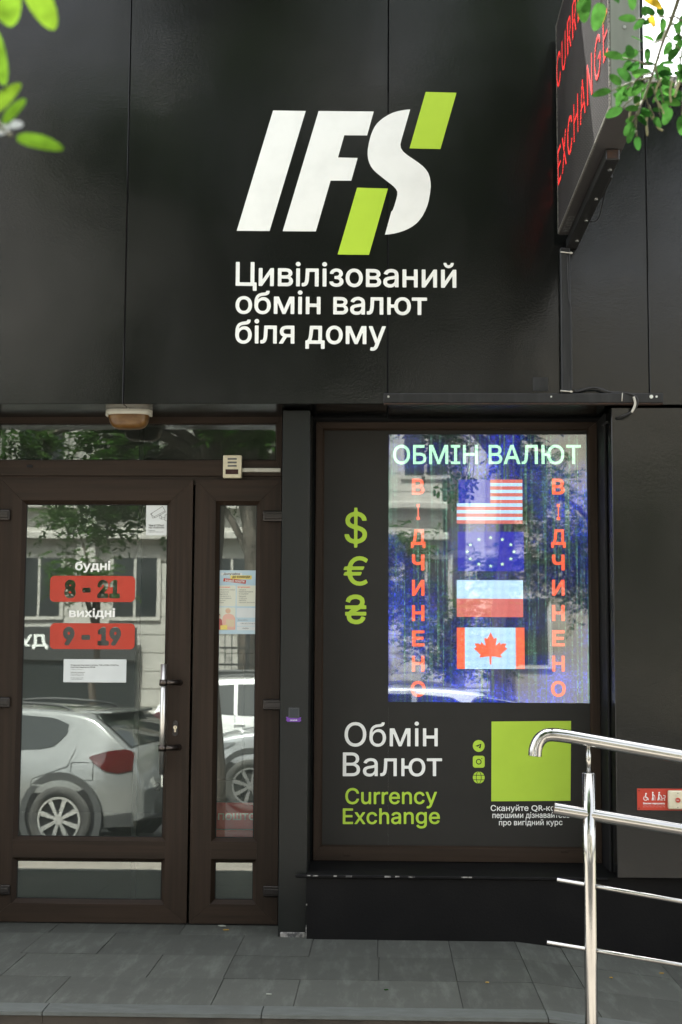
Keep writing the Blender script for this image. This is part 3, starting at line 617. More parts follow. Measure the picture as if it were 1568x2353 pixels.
# platform: rows of basalt tiles with the joints of the photograph, bending into the ramp
mb = MB()
rows = [(0.12, -0.226, [(115, 2140), (416, 2140), (700, 2155), (1100, 2160), (1187, 2164)], ),
        (-0.226, -0.66, [(60, 2180), (235, 2178), (550, 2175), (716, 2175), (868, 2182), (1035, 2182)]),
        (-0.66, -1.076, [(30, 2218), (354, 2222), (526, 2222), (871, 2224), (1044, 2224)]),
        (-1.076, -1.50, [(127, 2281), (499, 2281), (682, 2283), (1057, 2283)])]
G = .0016
for y1, y0, js in rows:
    xs = [-3.2, -2.6, -2.05] + [X(px, py, 0) if False else (lambda p: p)(0) for px, py in []]
    ym = (y0 + y1) / 2
    cut = sorted([(lambda d: d.x * (-CAM_Z / d.z))(ray(px, py)) for px, py in js])
    xs = [cut[0] - .62 * k for k in range(5, 0, -1)] + cut
    xs = [x for x in xs if x < XB - .1] + [XB]
    r_ = [XB + (.20 if y0 < -.5 else .33), XB + .62, XB + 1.05, XB + 1.6, XB + 2.2, XB + 2.9]
    xs = xs + r_
    for a, b in zip(xs, xs[1:]):
        a2, b2 = a + G, b - G; za, zb = zf(a2), zf(b2)
        j = random.uniform(-.0012, .0012)
        yy0, yy1 = y0 + G, y1 - G
        mb.hexa([(a2, yy0, za - .05), (b2, yy0, zb - .05), (b2, yy1, zb - .05), (a2, yy1, za - .05),
                 (a2, yy0, za + j), (b2, yy0, zb + j), (b2, yy1, zb + j), (a2, yy1, za + j)], 'tile')
for a, b in ((-4.2, XB), (XB, XB + 2.9)):
    za, zb = zf(a), zf(b)
    mb.hexa([(a, -1.585, -.6), (b, -1.585, -.6), (b, .12, -.6), (a, .12, -.6), (a, -1.585, za - .004), (b, -1.585, zb - .004), (b, .12, zb - .004), (a, .12, za - .004)], 'joint')
tag(mb.build('platform'), kind='structure')
mb = MB()
xs = [-4.2, -3.0, -1.2, X(600, 2330, -1.62), XB, XB + 1.0, XB + 2.0, XB + 2.9]
for a, b in zip(xs, xs[1:]):
    za, zb = zf(a + .002) + .002, zf(b - .002) + .002
    mb.hexa([(a + .002, -1.612, za - .016), (b - .002, -1.612, zb - .016), (b - .002, -1.503, zb - .06), (a + .002, -1.503, za - .06),
             (a + .002, -1.609, za - .004), (b - .002, -1.609, zb - .004), (b - .002, -1.503, zb), (a + .002, -1.503, za)], 'kerb')
    mb.hexa([(a + .001, -1.602, -.62), (b - .001, -1.602, -.62), (b - .001, -1.587, -.62), (a + .001, -1.587, -.62),
             (a + .001, -1.602, za - .0165), (b - .001, -1.602, zb - .0165), (b - .001, -1.587, zb - .062), (a + .001, -1.587, za - .062)], 'riser')
tag(mb.build('platform_edge'), kind='structure')

# ------------------------------------------------------------------ the shop building
bld = thing('shop_building', 'black panelled shop front with a brown glazed double door and a large display window', 'building', (0, 0, 0))
ZB = Z(600, 928, YF)                              # lower edge of the fascia
JX = [X(293, 460, YF), X(892, 460, YF), X(1488, 600, YF)]
TOP, TOPR = 5.5, Z(1520, 196, YF)
edges = [-3.4] + JX + [3.4]
for k, (a, b) in enumerate(zip(edges, edges[1:])):
    t = TOPR if k == 3 else TOP
    mb = MB(); mb.box(a + .0022, b - .0022, YF, .12, ZB + (0 if k < 2 else -.005), t, 'panel', .002)
    mb.build('wall_panel', bld)
for j in JX:
    mb = MB(); mb.box(j - .03, j + .03, YF + .006, YF + .012, ZB + .002, TOPR - .02, 'soffit'); mb.build('joint_strip', bld)
mb = MB(); mb.box(X(1480, 300, YF), 3.4, YF - .035, .12, TOPR + .001, TOPR + .03, 'trim', .003)
mb.build('coping', bld)
mb = MB()                                          # walls, roof behind: keeps the sun off the inside and shades the pavement
mb.box(-3.4, JX[2] - .02, .125, 6, 3.0, TOP - .01, 'soffit')
mb.box(JX[2] - .02, 3.4, .125, 6, 3.0, TOPR - .01, 'soffit')
mb.box(-3.5, -3.402, -.34, 6, -.5, TOP - .02, 'column')
mb.box(3.402, 3.5, -.34, 6, -.5, TOPR - .02, 'column')
mb.build('side_wall', bld)
# pilaster
cx0, cx1 = X(645, 1500, YC), X(709.5, 1500, YC)
mb = MB(); mb.box(cx0, cx1, YC, .1, -.045, ZB - .012, 'column', .003)
mb.box(cx0 + .01, cx1 - .004, YC - .012, YC - .0005, -.03, .022, 'chip', .004)
mb.build('pilaster', bld)
# lower wall panel to the right and the window reveal
rx = X(1411, 1400, YR)
mb = MB(); mb.box(rx, 3.4, YR, .12, .285, ZB - .016, 'panel', .003)
mb.build('wall_panel', bld, label='lower black panel beside the display window')
# left wall panel beyond the door (outside the frame, seen only from the side)
dl = X(-62, 1600, 0)
mb = MB(); mb.box(-3.4, dl - .1, YC, .1, -.045, ZB - .012, 'panel', .003); mb.build('wall_panel', bld)
# plinth with its sill
mb = MB()
zp = Z(1000, 2013, YP)
px0 = X(704, 2080, YP)
mb.hexa([(px0, YP, -.6), (3.4, YP, -.6), (3.4, .1, -.6), (px0, .1, -.6), (px0, YP, zp), (3.4, YP, zp), (3.4, .1, zp + .025), (px0, .1, zp + .025)], 'plinth')
mb.box(X(680, 2012, YP), X(1398, 2012, YP), YP - .014, YP - .0008, zp - .012, zp + .002, 'plinth', .003)
for k in range(13):
    x = px0 + random.random() ** 1.6 * .9; ln = random.uniform(.004, .03)
    mb.box(x, x + ln, YP - .0152, YP - .0142, zp - .003 - random.random() * .004, zp + .001, 'chip')
mb.box(px0 - .0012, px0 + .002, YP - .0012, YP - .0002, .0, .06, 'chip')
mb.box(px0 - .001, px0 + .0045, YP - .0016, YP - .0004, .145, .152, 'chip')
mb.build('plinth', bld)

def ring(mb, x0, x1, z0, z1, wl, wr, wb, wt, y0, y1, slope=.018, dep=.022):
    """mitred frame: four members, and sloped beads running back to the glass"""
    o = [(x0, z0), (x1, z0), (x1, z1), (x0, z1)]
    i = [(x0 + wl, z0 + wb), (x1 - wr, z0 + wb), (x1 - wr, z1 - wt), (x0 + wl, z1 - wt)]
    g = .0006
    for k in range(4):
        j = (k + 1) % 4
        h = k % 2 == 0
        m = 'wood_h' if h else 'wood_v'
        d = Vector((o[j][0] - o[k][0], o[j][1] - o[k][1])).normalized() * g
        q = [Vector(o[k]) + d, Vector(o[j]) - d, Vector(i[j]) - d, Vector(i[k]) + d]
        mb.prism([(p.x, y0, p.y) for p in q], m, (0, y1 - y0, 0))
        ii = [(i[k][0], i[k][1]), (i[j][0], i[j][1])]
        cx, cz = (x0 + x1 + wl - wr) / 2, (z0 + z1 + wb - wt) / 2
        def inn(p): return (p[0] + math.copysign(slope, cx - p[0]), p[1] + math.copysign(slope, cz - p[1]))
        a, b = inn(ii[0]), inn(ii[1])
        mb.face([(ii[0][0], y0 + .001, ii[0][1]), (ii[1][0], y0 + .001, ii[1][1]), (b[0], y0 + dep, b[1]), (a[0], y0 + dep, a[1])], m)
    return i
def gasket(mb, i, y, w=.005):
    (x0, z0), (x1, _), (_, z1) = i[0], i[1], i[2]
    for a in ((x0, x1, z0, z0 + w), (x0, x1, z1 - w, z1), (x0, x0 + w, z0 + w, z1 - w), (x1 - w, x1, z0 + w, z1 - w)):
        mb.box(a[0], a[1], y, y + .006, a[2], a[3], 'gasket')
YD = -.006
# transom window over the door
fx0, fx1 = X(-62, 1500, 0), X(643.5, 1500, 0)
mb = MB()
tz0, tz1 = Z(320, 1093, 0), Z(320, 958, 0)
i = ring(mb, fx0, fx1, tz0, tz1, .09, X(643, 1000, 0) - X(629, 1000, 0) - .004, Z(320, 1058, 0) - tz0, tz1 - Z(320, 972, 0), 0, .07, .008)
gasket(mb, i, .010)
mb.box(fx0, fx1, .012, .07, Z(320, 1104, 0) - .02, tz0 - .0015, 'wood_h')
mb.box(fx0, fx1, .02, .1, tz1, ZB, 'soffit')
va, vb = P(62, 1074, 0), P(76, 1068, 0)
mb.box(va.x, vb.x, -.004, .001, va.z, vb.z, 'gasket', .002)
# uprights of the outer frame either side of the leaves
mb.box(fx0, X(-12, 1600, 0), .006, .07, .0, tz0 - .022, 'wood_v')
mb.box(X(640, 1600, YD) + .002, cx0 + .03, .022, .07, .0, tz0 - .022, 'gasket')
mb.box(fx0, cx0 + .03, .012, .08, -.03, .004, 'gasket')
tr = mb.build('transom_window', bld)
mb = MB(); mb.box(i[0][0], i[1][0], .016, .020, i[0][1], i[2][1], 'tglass'); mb.build('glass_pane', tr)

def leaf(name, label, lx0, lx1, ztop, gl, mid, low):
    """door leaf: frame members, mid rail, two panes"""
    z0, z1 = .006, ztop
    mb = MB()
    zm1, zm0 = mid; zt = gl[2]; zl1, zl0 = low
    # one outer ring, with a mid rail across
    wl, wr = gl[0] - lx0, lx1 - gl[1]
    i = ring(mb, lx0, lx1, z0, z1, wl, wr, zl0 - z0, z1 - zt, YD, .06)
    mb.box(i[0][0] + .0005, i[1][0] - .0005, YD + .0002, .06, zm0, zm1, 'wood_h')
    for zz, s in ((zm1, 1), (zm0, -1)):
        mb.face([(i[0][0], YD + .001, zz), (i[1][0], YD + .001, zz), (i[1][0] - .018, YD + .022, zz + .016 * s), (i[0][0] + .018, YD + .022, zz + .016 * s)], 'wood_h')
    up = [(i[0][0] + .016, zm1 + .014), (i[1][0] - .016, zm1 + .014), (i[1][0] - .016, i[2][1] - .016), (i[0][0] + .016, i[2][1] - .016)]
    lo = [(i[0][0] + .016, i[0][1] + .016), (i[1][0] - .016, i[0][1] + .016), (i[1][0] - .016, zm0 - .014), (i[0][0] + .016, zm0 - .014)]
    gasket(mb, up, YD + .022); gasket(mb, lo, YD + .022)
    d = mb.build(name, bld, label=label)
    for q in (up, lo):
        mb = MB(); mb.box(q[0][0] - .005, q[1][0] + .005, YD + .0265, YD + .0295, q[0][1] - .005, q[2][1] + .005, 'glass'); mb.build('glass_pane', d)
    return d, i
zt_leaf = Z(320, 1102.5, YD)
main, mi_ = leaf('door_leaf', 'wide glazed door leaf with a long steel pull bar', X(-11, 1600, YD), X(436.5, 1600, YD), zt_leaf,
            (X(38.5, 1600, YD), X(386, 1600, YD), Z(212, 1149.5, YD)), (Z(212, 1932, YD), Z(212, 1972, YD)), (0, Z(212, 2077, YD)))
side, si_ = leaf('door_leaf', 'narrow glazed side leaf next to the pilaster', X(442.5, 1600, YD), X(642.5, 1600, YD), zt_leaf,
            (X(490, 1600, YD), X(594, 1600, YD), Z(540, 1151, YD)), (Z(540, 1934.5, YD), Z(540, 1974.5, YD)), (0, Z(540, 2078, YD)))
def hinge(px0, px1, py0, py1, par):
    a, b = P(px0, py1, -.03), P(px1, py0, -.03)
    mb = MB(); h = b.z - a.z
    for k, d in ((0, .0), (1, .008)):
        mb.box(a.x + k * .006, b.x - k * .006, YD - .020 - d, YD - .0005 if k == 0 else YD - .0195, a.z + k * h * .25, b.z - k * h * .25, 'hinge', .006 if k == 0 else .003, 3)
    mb.build('hinge', par)
for y0, y1 in ((1170, 1195), (1602, 1626), (2034, 2057)): hinge(-34, 22, y0, y1, main)
for y0, y1 in ((1173.5, 1198), (1607, 1631.5), (2037, 2061.5)): hinge(604, 656, y0, y1, side)
# pull bar with two clamps
hx = X(374.5, 1650, -.075)
mb = MB(); mb.tube([(hx, -.075, Z(374, 1780, -.075)), (hx, -.075, Z(374, 1526, -.075))], .0135, 'satin', 20)
for py in (1568.5, 1719):
    z = Z(374, py, -.07)
    mb.tube([(hx, -.075, z - .014), (hx, -.075, z + .014)], .019, 'brushed', 20)
    mb.tube([(hx + .012, -.073, z), (hx + .035, -.062, z), (hx + .06, -.03, z), (hx + .066, YD + .001, z)], [.011, .012, .013, .015], 'brushed', 12)
mb.build('pull_handle', main)
mb = MB(); a, b = P(397, 1691, YD), P(410, 1655, YD)
mb.prism(rrect(a.x, b.x, a.z, b.z, .012, YD - .0003), 'hinge', (0, -.006, 0))
mb.disc(((a.x + b.x) / 2, YD - .0065, a.z * .45 + b.z * .55), .0085, (0, -1, 0), 'brass', .004)
mb.box((a.x + b.x) / 2 - .0048, (a.x + b.x) / 2 + .0048, YD - .0095, YD - .0064, a.z + .018, (a.z + b.z) / 2, 'brass', .001)
mb.box((a.x + b.x) / 2 - .0012, (a.x + b.x) / 2 + .0012, YD - .0112, YD - .0104, (a.z + b.z) / 2, (a.z + b.z) / 2 + .009, 'gasket')
mb.build('lock', main)
# display window
mb = MB()
wx0, wx1 = X(724, 1500, 0), X(1377, 1500, 0)
wz0, wz1 = Z(1040, 1979, 0), Z(1040, 971, 0)
i = ring(mb, wx0, wx1, wz0, wz1, X(742, 1500, 0) - wx0 - .006, wx1 - X(1357, 1500, 0) - .004, Z(1040, 1948, 0) - wz0, wz1 - Z(1040, 988, 0) - .006, -.012, .06, .008, .014)
gasket(mb, i, .003, .004)
for px in (797, 1298):
    a = P(px - 8, 1966 if px < 1000 else 1959, -.013)
    mb.box(a.x, a.x + .032, -.017, -.0125, a.z, a.z + .012, 'wood_h', .003)
mb.box(wx1 + .001, rx + .01, .03, .1, .27, ZB, 'soffit')
mb.box(cx1 - .02, wx0 - .001, .03, .1, .27, ZB, 'soffit')
mb.box(cx1 - .02, rx + .01, .02, .1, wz1 + .0005, ZB, 'soffit')
mb.box(cx1 + .006, wx0 - .012, -.02, .0295, .3, ZB - .01, 'column', .004)
mb.box(rx - .012, rx - .0005, -.22, .028, .29, ZB - .02, 'soffit', .003)
win = mb.build('display_window', bld)
YG = .012
sx0, sx1, sz0, sz1 = X(893.3, 1300, YG), X(1355.9, 1300, YG), Z(1120, 1614.5, YG), Z(1120, 998, YG)
gx0, gx1, gz0, gz1 = i[0][0] + .002, i[1][0] - .002, i[0][1] + .002, i[2][1] - .002
mb = MB()
mb.box(gx0, sx0, YG, YG + .001, gz0, gz1, 'film'); mb.box(sx0 + .0002, gx1, YG, YG + .001, gz0, sz0, 'film')
if gz1 > sz1: mb.box(sx0 + .0002, gx1, YG, YG + .001, sz1, gz1, 'film')
mb.build('window_film', win)
mb = MB(); mb.box(gx0, gx1, YG + .002, YG + .006, gz0, gz1, 'wglass'); mb.build('glass_pane', win)

# ------------------------------------------------------------------ inside the shop
mb = MB()
for b_ in ((-3.3, 3.3, .13, 5.0, -.12, -.01, 'roomfloor'), (-3.3, 3.3, 4.6, 4.7, -.12, 2.95, 'room'), (-3.3, -3.25, .13, 4.6, -.11, 2.95, 'room'),
           (.0, .05, .13, 4.6, -.11, 2.95, 'room'), (-3.3, .05, .13, 4.6, 2.7, 2.75, 'room')): mb.box(*b_)
mb.build('interior_room', bld)
mb = MB()
xp = X(318, 1600, .5)
mb.box(xp - .012, xp + .012, .45, .47, .0, 2.4, 'roomdark'); mb.box(-2.4, xp - .012, .455, .465, .95, .97, 'roomdark')
words(mb, '20', (355, 1797, 386, 1817), .445, 'shopband', .02, 0, .001); mb.build('glass_partition_post', bld)
a, b = P(497, 1935, .16), P(700, 1843, .16)
lk = thing('parcel_locker', 'grey parcel locker with a red base panel seen through the narrow door pane', 'locker', (a.x, .16, 0))
lx0, lx1 = X(470, 1700, .16), X(640, 1700, .16)
mb = MB(); mb.box(lx0, lx1, .162, .6, .02, 2.1, 'locker', .004); mb.build('cabinet', lk)
zs = [Z(540, q, .16) for q in (1500, 1547, 1678, 1792, 1841)]
xm = X(560, 1700, .16)
for k in range(4):
    for xa, xb in ((lx0, xm), (xm, lx1)):
        mb = MB(); mb.box(xa + .003, xb - .003, .150, .1615, zs[k + 1] + .003, zs[k] - .003, 'locker', .003); mb.build('compartment_door', lk)
zr = [Z(540, q, .16) for q in (1843, 1906, 1935)]
for k in range(2):
    mb = MB(); mb.box(lx0 + .002, lx1 - .002, .148, .1615, zr[k + 1] + .003, zr[k] - .002, 'lockred', .003)
    if k == 0: words(mb, 'ПОШТОМАТ', (501, 1868.5, 640, 1884.5), .1475, 'offwhite', .03)
    mb.build('base_panel', lk)

# ------------------------------------------------------------------ lettering on the fascia
def logo_pt(x, y): return (459.5 + .40297 * x, 172.3 + .40297 * y)
YS = YF - .0006
lg = thing('logo_sign', 'large white IFS logo with two lime green slanted bars on the black wall', 'sign', P(650, 400, YS))
def logo(name, pts, m):
    mb = MB(); mb.prism(pxpoly([logo_pt(*p) for p in pts], YS), m, (0, -.0016, 0)); mb.build(name, lg)
logo('letter', [(418, 203), (604, 206), (398, 890), (211, 889)], 'white')
logo('letter', [(678, 206), (992, 209), (954, 345), (824, 344), (788, 471), (900, 474), (864, 603), (746, 603), (662, 892), (473, 891)], 'white')
Sp = [(1200, 197), (1150, 370), (1144, 395), (1147, 417), (1160, 438), (1190, 462), (1220, 482), (1250, 503), (1272, 521), (1290, 540), (1303, 560), (1311, 582),
      (1316, 610), (1317, 635), (1314, 670), (1305, 720), (1296, 750), (1285, 775), (1271, 803), (1255, 825), (1237, 845), (1215, 862), (1190, 877), (1165, 888), (1138, 897), (1110, 904), (1085, 908), (1056, 911),
      (1092, 780), (1101, 770), (1110, 745), (1120, 710), (1126, 685), (1126, 665), (1118, 650), (1105, 635), (1085, 619), (1060, 600), (1035, 580), (1010, 560), (990, 541), (975, 520), (966, 500), (960, 480), (957, 455),
      (958, 425), (965, 385), (974, 350), (985, 320), (996, 298), (1010, 278), (1028, 260), (1050, 243), (1075, 228), (1100, 216), (1125, 208), (1150, 203), (1175, 199)]
logo('letter', Sp, 'white')
logo('slanted_bar', [(1288, 97), (1464, 102), (1372, 423), (1196, 419)], 'lime')
logo('slanted_bar', [(897, 643), (1073, 648), (965, 1026), (786, 1024)], 'lime')
sg = thing('slogan_lettering', 'three lines of white lettering below the logo on the black wall', 'lettering', P(540, 800, YS))
for s, l, t, r, b, ti in (('Цивілізований', 204, 1061, 1463, 1230, .0096), ('обмін валют', 203, 1226, 1296, 1363, .0075), ('біля дому', 201, 1391, 1061, 1568, .006)):
    (l, t), (r, b) = logo_pt(l, t), logo_pt(r, b)
    for q in range(len(s.split())):
        mb = MB(); words(mb, s, (l, t, r, b), YS, 'white', .014, ti, only=q); mb.build('lettering', sg)

# ------------------------------------------------------------------ lettering on the display window
YW = YG - .0004
cs = thing('currency_symbols', 'three lime green currency signs in a column on the dark window film', 'lettering', P(818, 1434, YW))
for s, b in (('$', (792, 1166.6, 843.7, 1258.4)), ('€', (789.5, 1278, 845.5, 1346))):
    mb = MB(); words(mb, s, b, YW, 'lime', .007); mb.build('symbol', cs)
# the hryvnia sign, from its strokes
def stroke(pts, wd):
    out = []
    for p, q in zip(pts, pts[1:]):
        p, q = np.array(p, float), np.array(q, float); d = (q - p) / np.linalg.norm(q - p); n = np.array((-d[1], d[0])) * wd / 2
        out.append(np.array([p - n, q - n, q + n, p + n]))
    for p in pts[1:-1]: out.append(np.array([(p[0] + wd / 2 * math.cos(t), p[1] + wd / 2 * math.sin(t)) for t in np.linspace(0, 2 * math.pi, 14, endpoint=False)]))
    return [c if area(c) > 0 else c[::-1] for c in out]
ctr = [(377, 1584), (383, 1565), (398, 1551), (420, 1544), (445, 1543), (470, 1549), (487, 1563), (492, 1585), (486, 1606), (466, 1625), (436, 1643), (408, 1660), (390, 1678), (385, 1700), (391, 1720), (407, 1734), (432, 1741), (458, 1741), (480, 1732), (494, 1716), (499, 1702)]
cs_ = stroke([(u / 400, -v / 400) for u, v in ctr], 33 / 400)
for v in (1625, 1676): cs_ += stroke([(357 / 400, -v / 400), (520 / 400, -v / 400)], 27 / 400)
mb = MB(); lo_ = outline(cs_, .001, 90)
f1 = lambda p: P(689.3 + .29306 * p[0] * 400, 919 - .29306 * p[1] * 400, YW)
sg_ = [c for c in lo_ if area(c) > 0]; hl_ = [c for c in lo_ if area(c) < 0]
for o in sg_: slab(mb, o, [h for h in hl_ if inside(h[0], o)], 'lime', f1, (0, -1, 0), .0008)
mb.build('symbol', cs)
wl = thing('window_lettering', 'white and lime exchange lettering low on the window film', 'lettering', P(900, 1903, YW))
for s, b, m, ti in (('Обмін', (792, 1658.4, 1006.3, 1716), 'whited', -.001), ('Валют', (788, 1729, 1016.3, 1784.5), 'whited', -.001),
                ('Currency', (793.7, 1810.5, 1004.5, 1858), 'lime', -.002), ('Exchange', (788, 1857.5, 1011.3, 1904), 'lime', -.002)):
    mb = MB(); words(mb, s, b, YW, m, .006 if m == 'whited' else .010, ti); mb.build('lettering', wl)
ic = thing('contact_icons', 'three small lime green contact icons stacked beside the plain green square', 'sign', P(1100, 1800, YW))
def cc(px, py): return P(px, py, YW)
c = cc(1100.5, 1714); r = 13.4 / 489
mb = MB(); mb.disc(c, r, (0, -1, 0), 'lime', .0006, 28)
k = r / 43
mb.prism([(c.x + u * k, YW - .0007, c.z - v * k) for u, v in ((-25, 0), (20, -17), (12, 20), (-2, 10), (4, 5), (12, -8), (-6, 4), (-8, 6))], 'film', (0, -.0004, 0)); mb.build('icon', ic)
c = cc(1100.5, 1750.3)
mb = MB(); mb.prism(rrect(c.x - r, c.x + r, c.z - r, c.z + r, r * .4, YW), 'lime', (0, -.0006, 0))
mb.disc((c.x, YW - .0007, c.z), r * .48, (0, -1, 0), 'film', .0004, 24, r * .32); mb.disc((c.x + r * .52, YW - .0007, c.z + r * .52), r * .09, (0, -1, 0), 'film', .0004, 8); mb.build('icon', ic)
c = cc(1100.5, 1786.6)
mb = MB(); mb.disc(c, r, (0, -1, 0), 'lime', .0006, 28)
for q in (-.38, .38): mb.box(c.x - r, c.x + r, YW - .0011, YW - .0007, c.z + q * r - r * .05, c.z + q * r + r * .05, 'film')
for sx in (-1, 1):
    arc = [(c.x + sx * r * .42 * math.cos(t), c.z + r * math.sin(t)) for t in np.linspace(-1.5, 1.5, 13)]
    for (ax, az), (bx, bz) in zip(arc, arc[1:]): mb.prism([(ax - r * .05, YW - .0007, az), (ax + r * .05, YW - .0007, az), (bx + r * .05, YW - .0007, bz), (bx - r * .05, YW - .0007, bz)], 'film', (0, -.0005, 0))
mb.build('icon', ic)
gs = thing('green_square_panel', 'plain lime green square printed on the window behind the handrail end', 'sign', P(1220, 1840, YW))
mb = MB(); mb.prism(pxpoly([(1129.3, 1841.3), (1129.9, 1658), (1312.6, 1656.5), (1311.4, 1840)], YW), 'lime', (0, -.0006, 0)); mb.build('square', gs)
for s, b, ti in (('Скануйте QR-код та', (1128.0, 1849.5, 1312, 1867.3), -.004), ('першими дізнавайтесь', (1132, 1866.3, 1310, 1883.3), -.004), ('про вигідний курс', (1147, 1883, 1293, 1900), -.004)):
    mb = MB(); words(mb, s, b, YW, 'whited', .012, ti); mb.build('caption', gs)

# ------------------------------------------------------------------ the light emitting screen behind the window glass
scr = thing('led_screen', 'tall lit screen behind the window glass showing flags and exchange lettering', 'screen', ((sx0 + sx1) / 2, .04, sz0))
YL = .045
def spx(x, y): return (878.8 + .3297 * x, 976.5 + .3297 * y)
def sbox(l, t, r, b): return (*spx(l, t), *spx(r, b))
KX = (1355.9 - 893.3)
mb = MB(); a, b = P(885, 1622, YL), P(1364, 990, YL); mb.box(a.x, b.x, YL + .001, YL + .02, a.z, b.z, 'led_bg'); mb.build('screen_panel', scr)
YT = YL - .0004
for q in range(2):
    mb = MB(); words(mb, 'ОБМІН ВАЛЮТ', sbox(75, 138, 1385, 275), YT, 'led_green', .012, only=q); mb.build('lettering', scr)
for cxp in (250, 1228):
    for k, ch in enumerate('ВІДЧИНЕНО'):
        t = 374 + 176.2 * k; w_ = {'І': 24, 'Д': 102, 'О': 104}.get(ch, 88); h = 131 if ch == 'Д' else 112
        mb = MB(); words(mb, ch, sbox(cxp - w_ / 2, t, cxp + w_ / 2, t + h), YT, 'led_red', .035); mb.build('letter', scr)
def sprect(mb, l, t, r, b, m, y):
    a, c = P(*spx(l, b), y), P(*spx(r, t), y); mb.box(a.x, c.x, y, y + .0003, a.z, c.z, m)
mb = MB(); h = (688 - 380) / 13
for k in range(13):
    sprect(mb, 520 if k >= 7 else 752, 380 + h * k, 978, 380 + h * (k + 1) - .2, 'led_pink' if k % 2 == 0 else 'led_white', YT)
sprect(mb, 530, 380, 750, 545, 'led_blue', YT)
for a_ in range(9):
    for b_ in range(6 if a_ % 2 == 0 else 5):
        u = 545 + 36 * b_ + (18 if a_ % 2 else 0); v = 392 + 17.5 * a_
        mb.disc(P(*spx(u, v), YT - .0003), .0027, (0, -1, 0), 'led_dimblue', .0002, 6)
mb.build('flag', scr)
mb = MB(); sprect(mb, 525, 745, 985, 1018, 'led_blue', YT)
for k in range(12):
    t = R(30 * k); q = P(*spx(755 + 163 * math.sin(t), 884 - 99 * math.cos(t)), YT - .0003)
    pts = [(q.x + (.0108 if j % 2 == 0 else .0050) * math.sin(R(36 * j)), q.y, q.z + (.0100 if j % 2 == 0 else .0046) * math.cos(R(36 * j))) for j in range(10)]
    mb.prism(pts, 'led_star', (0, -.0002, 0))
mb.build('flag', scr)
mb = MB(); sprect(mb, 520, 1082, 980, 1210, 'led_white', YT); sprect(mb, 520, 1210.5, 981, 1338, 'led_pink', YT); mb.build('flag', scr)
mb = MB(); sprect(mb, 520, 1413, 575, 1700, 'led_red', YT); sprect(mb, 575.5, 1413, 931, 1700, 'led_white', YT); sprect(mb, 931.5, 1413, 990, 1700, 'led_red', YT)
half = [(0, -113), (12, -88), (24, -68), (40, -76), (42, -60), (34, -18), (52, -34), (64, -44), (70, -28), (88, -36), (110, -34), (100, -10), (116, 2), (92, 22), (70, 44), (78, 64), (40, 58), (8, 56), (6, 112)]
lf = half + [(-x, y) for x, y in half[::-1] if x != 0]
mb.prism([P(*spx(755 + u, 1558 + v), YT - .0003) for u, v in lf], 'led_red', (0, -.0002, 0)); mb.build('flag', scr)
# ------------------------------------------------------------------ projecting ticker sign
SF = P(1283, 541, -.44)                            # lower corner next to the wall
XS = SF.x
zb0 = PX(1401.8, 245.7, XS); yn = zb0.y
zb = (SF.z + zb0.z) / 2
zt = P(1270, 60, -.44).z
TH = X(1470, 150, yn) - X(1398, 150, yn)
yf = -.44
tk = thing('ticker_sign', 'black projecting box sign with red running letters at the upper right', 'sign', (XS, yf, zb))
mb = MB(); mb.box(XS + .004, XS + TH, yn, yf, zb + .003, zt, 'housing', .003); 
for q in (.78, .3): mb.disc((XS + TH * .5, yn - .0005, zb + (zt - zb) * q), .006, (0, -1, 0), 'bolt', .003, 10)
mb.build('housing', tk)
mb = MB(); mb.box(XS + .003, XS + TH + .001, yn + .004, yf, zb - .003, zb + .0025, 'housing_low', .001)
mb.build('base_plate', tk)
mb = MB(); mb.box(XS, XS + .004, yn + .012, yf - .012, zb + .012, zt - .012, 'tick_face'); 
pt = .0190
ny, nz = int((yf - yn - .03) / pt), int((zt - zb - .03) / (pt * .75))
for a in range(ny):                                # small louvre over each row of dots
    for b in range(nz):
        y0 = yn + .016 + a * pt; z0 = zb + .016 + b * pt * .75
        mb.face([(XS - .0006, y0, z0), (XS - .0006, y0 + pt * .62, z0), (XS - .0006, y0 + pt * .62, z0 + .0042), (XS - .0006, y0, z0 + .0042)], 'tick_dot')
mb.build('display_face', tk)
mb = MB()
for q in ((yn, yf, zb, zb + .012), (yn, yf, zt - .012, zt), (yn, yn + .012, zb + .012, zt - .012), (yf - .012, yf, zb + .012, zt - .012)):
    mb.box(XS - .002, XS + .0035, q[0], q[1], q[2], q[3], 'trim')
mb.build('edge_trim', tk)
def tick(s, z0, z1, y0, y1):
    mb = MB(); fit(mb, s, 'tick_red', (XS - .0012, y0, z0), (XS - .0012, y1, z0), (XS - .0012, y0, z1), (-1, 0, 0), .0004, -.007, 1.12); mb.build('lettering', tk)
f = lambda py: P(1281, py, yf).z
tick('EXCHANGE', f(432), f(352), yf - .03, yn + .02)
tick('CURRENCY', f(215), f(140), yf - .02, yn + .12)
for q in range(2):
    mb = MB(); fit(mb, '204092с  03.07.24', 'inkgrey', (XS + .012, yf - .55, zb - .0034), (XS + .012, yf - .05, zb - .0034), (XS + .040, yf - .55, zb - .0034), (0, 0, -1), .0002, 0.0, 1.0, q)
mb.build('lettering', tk)
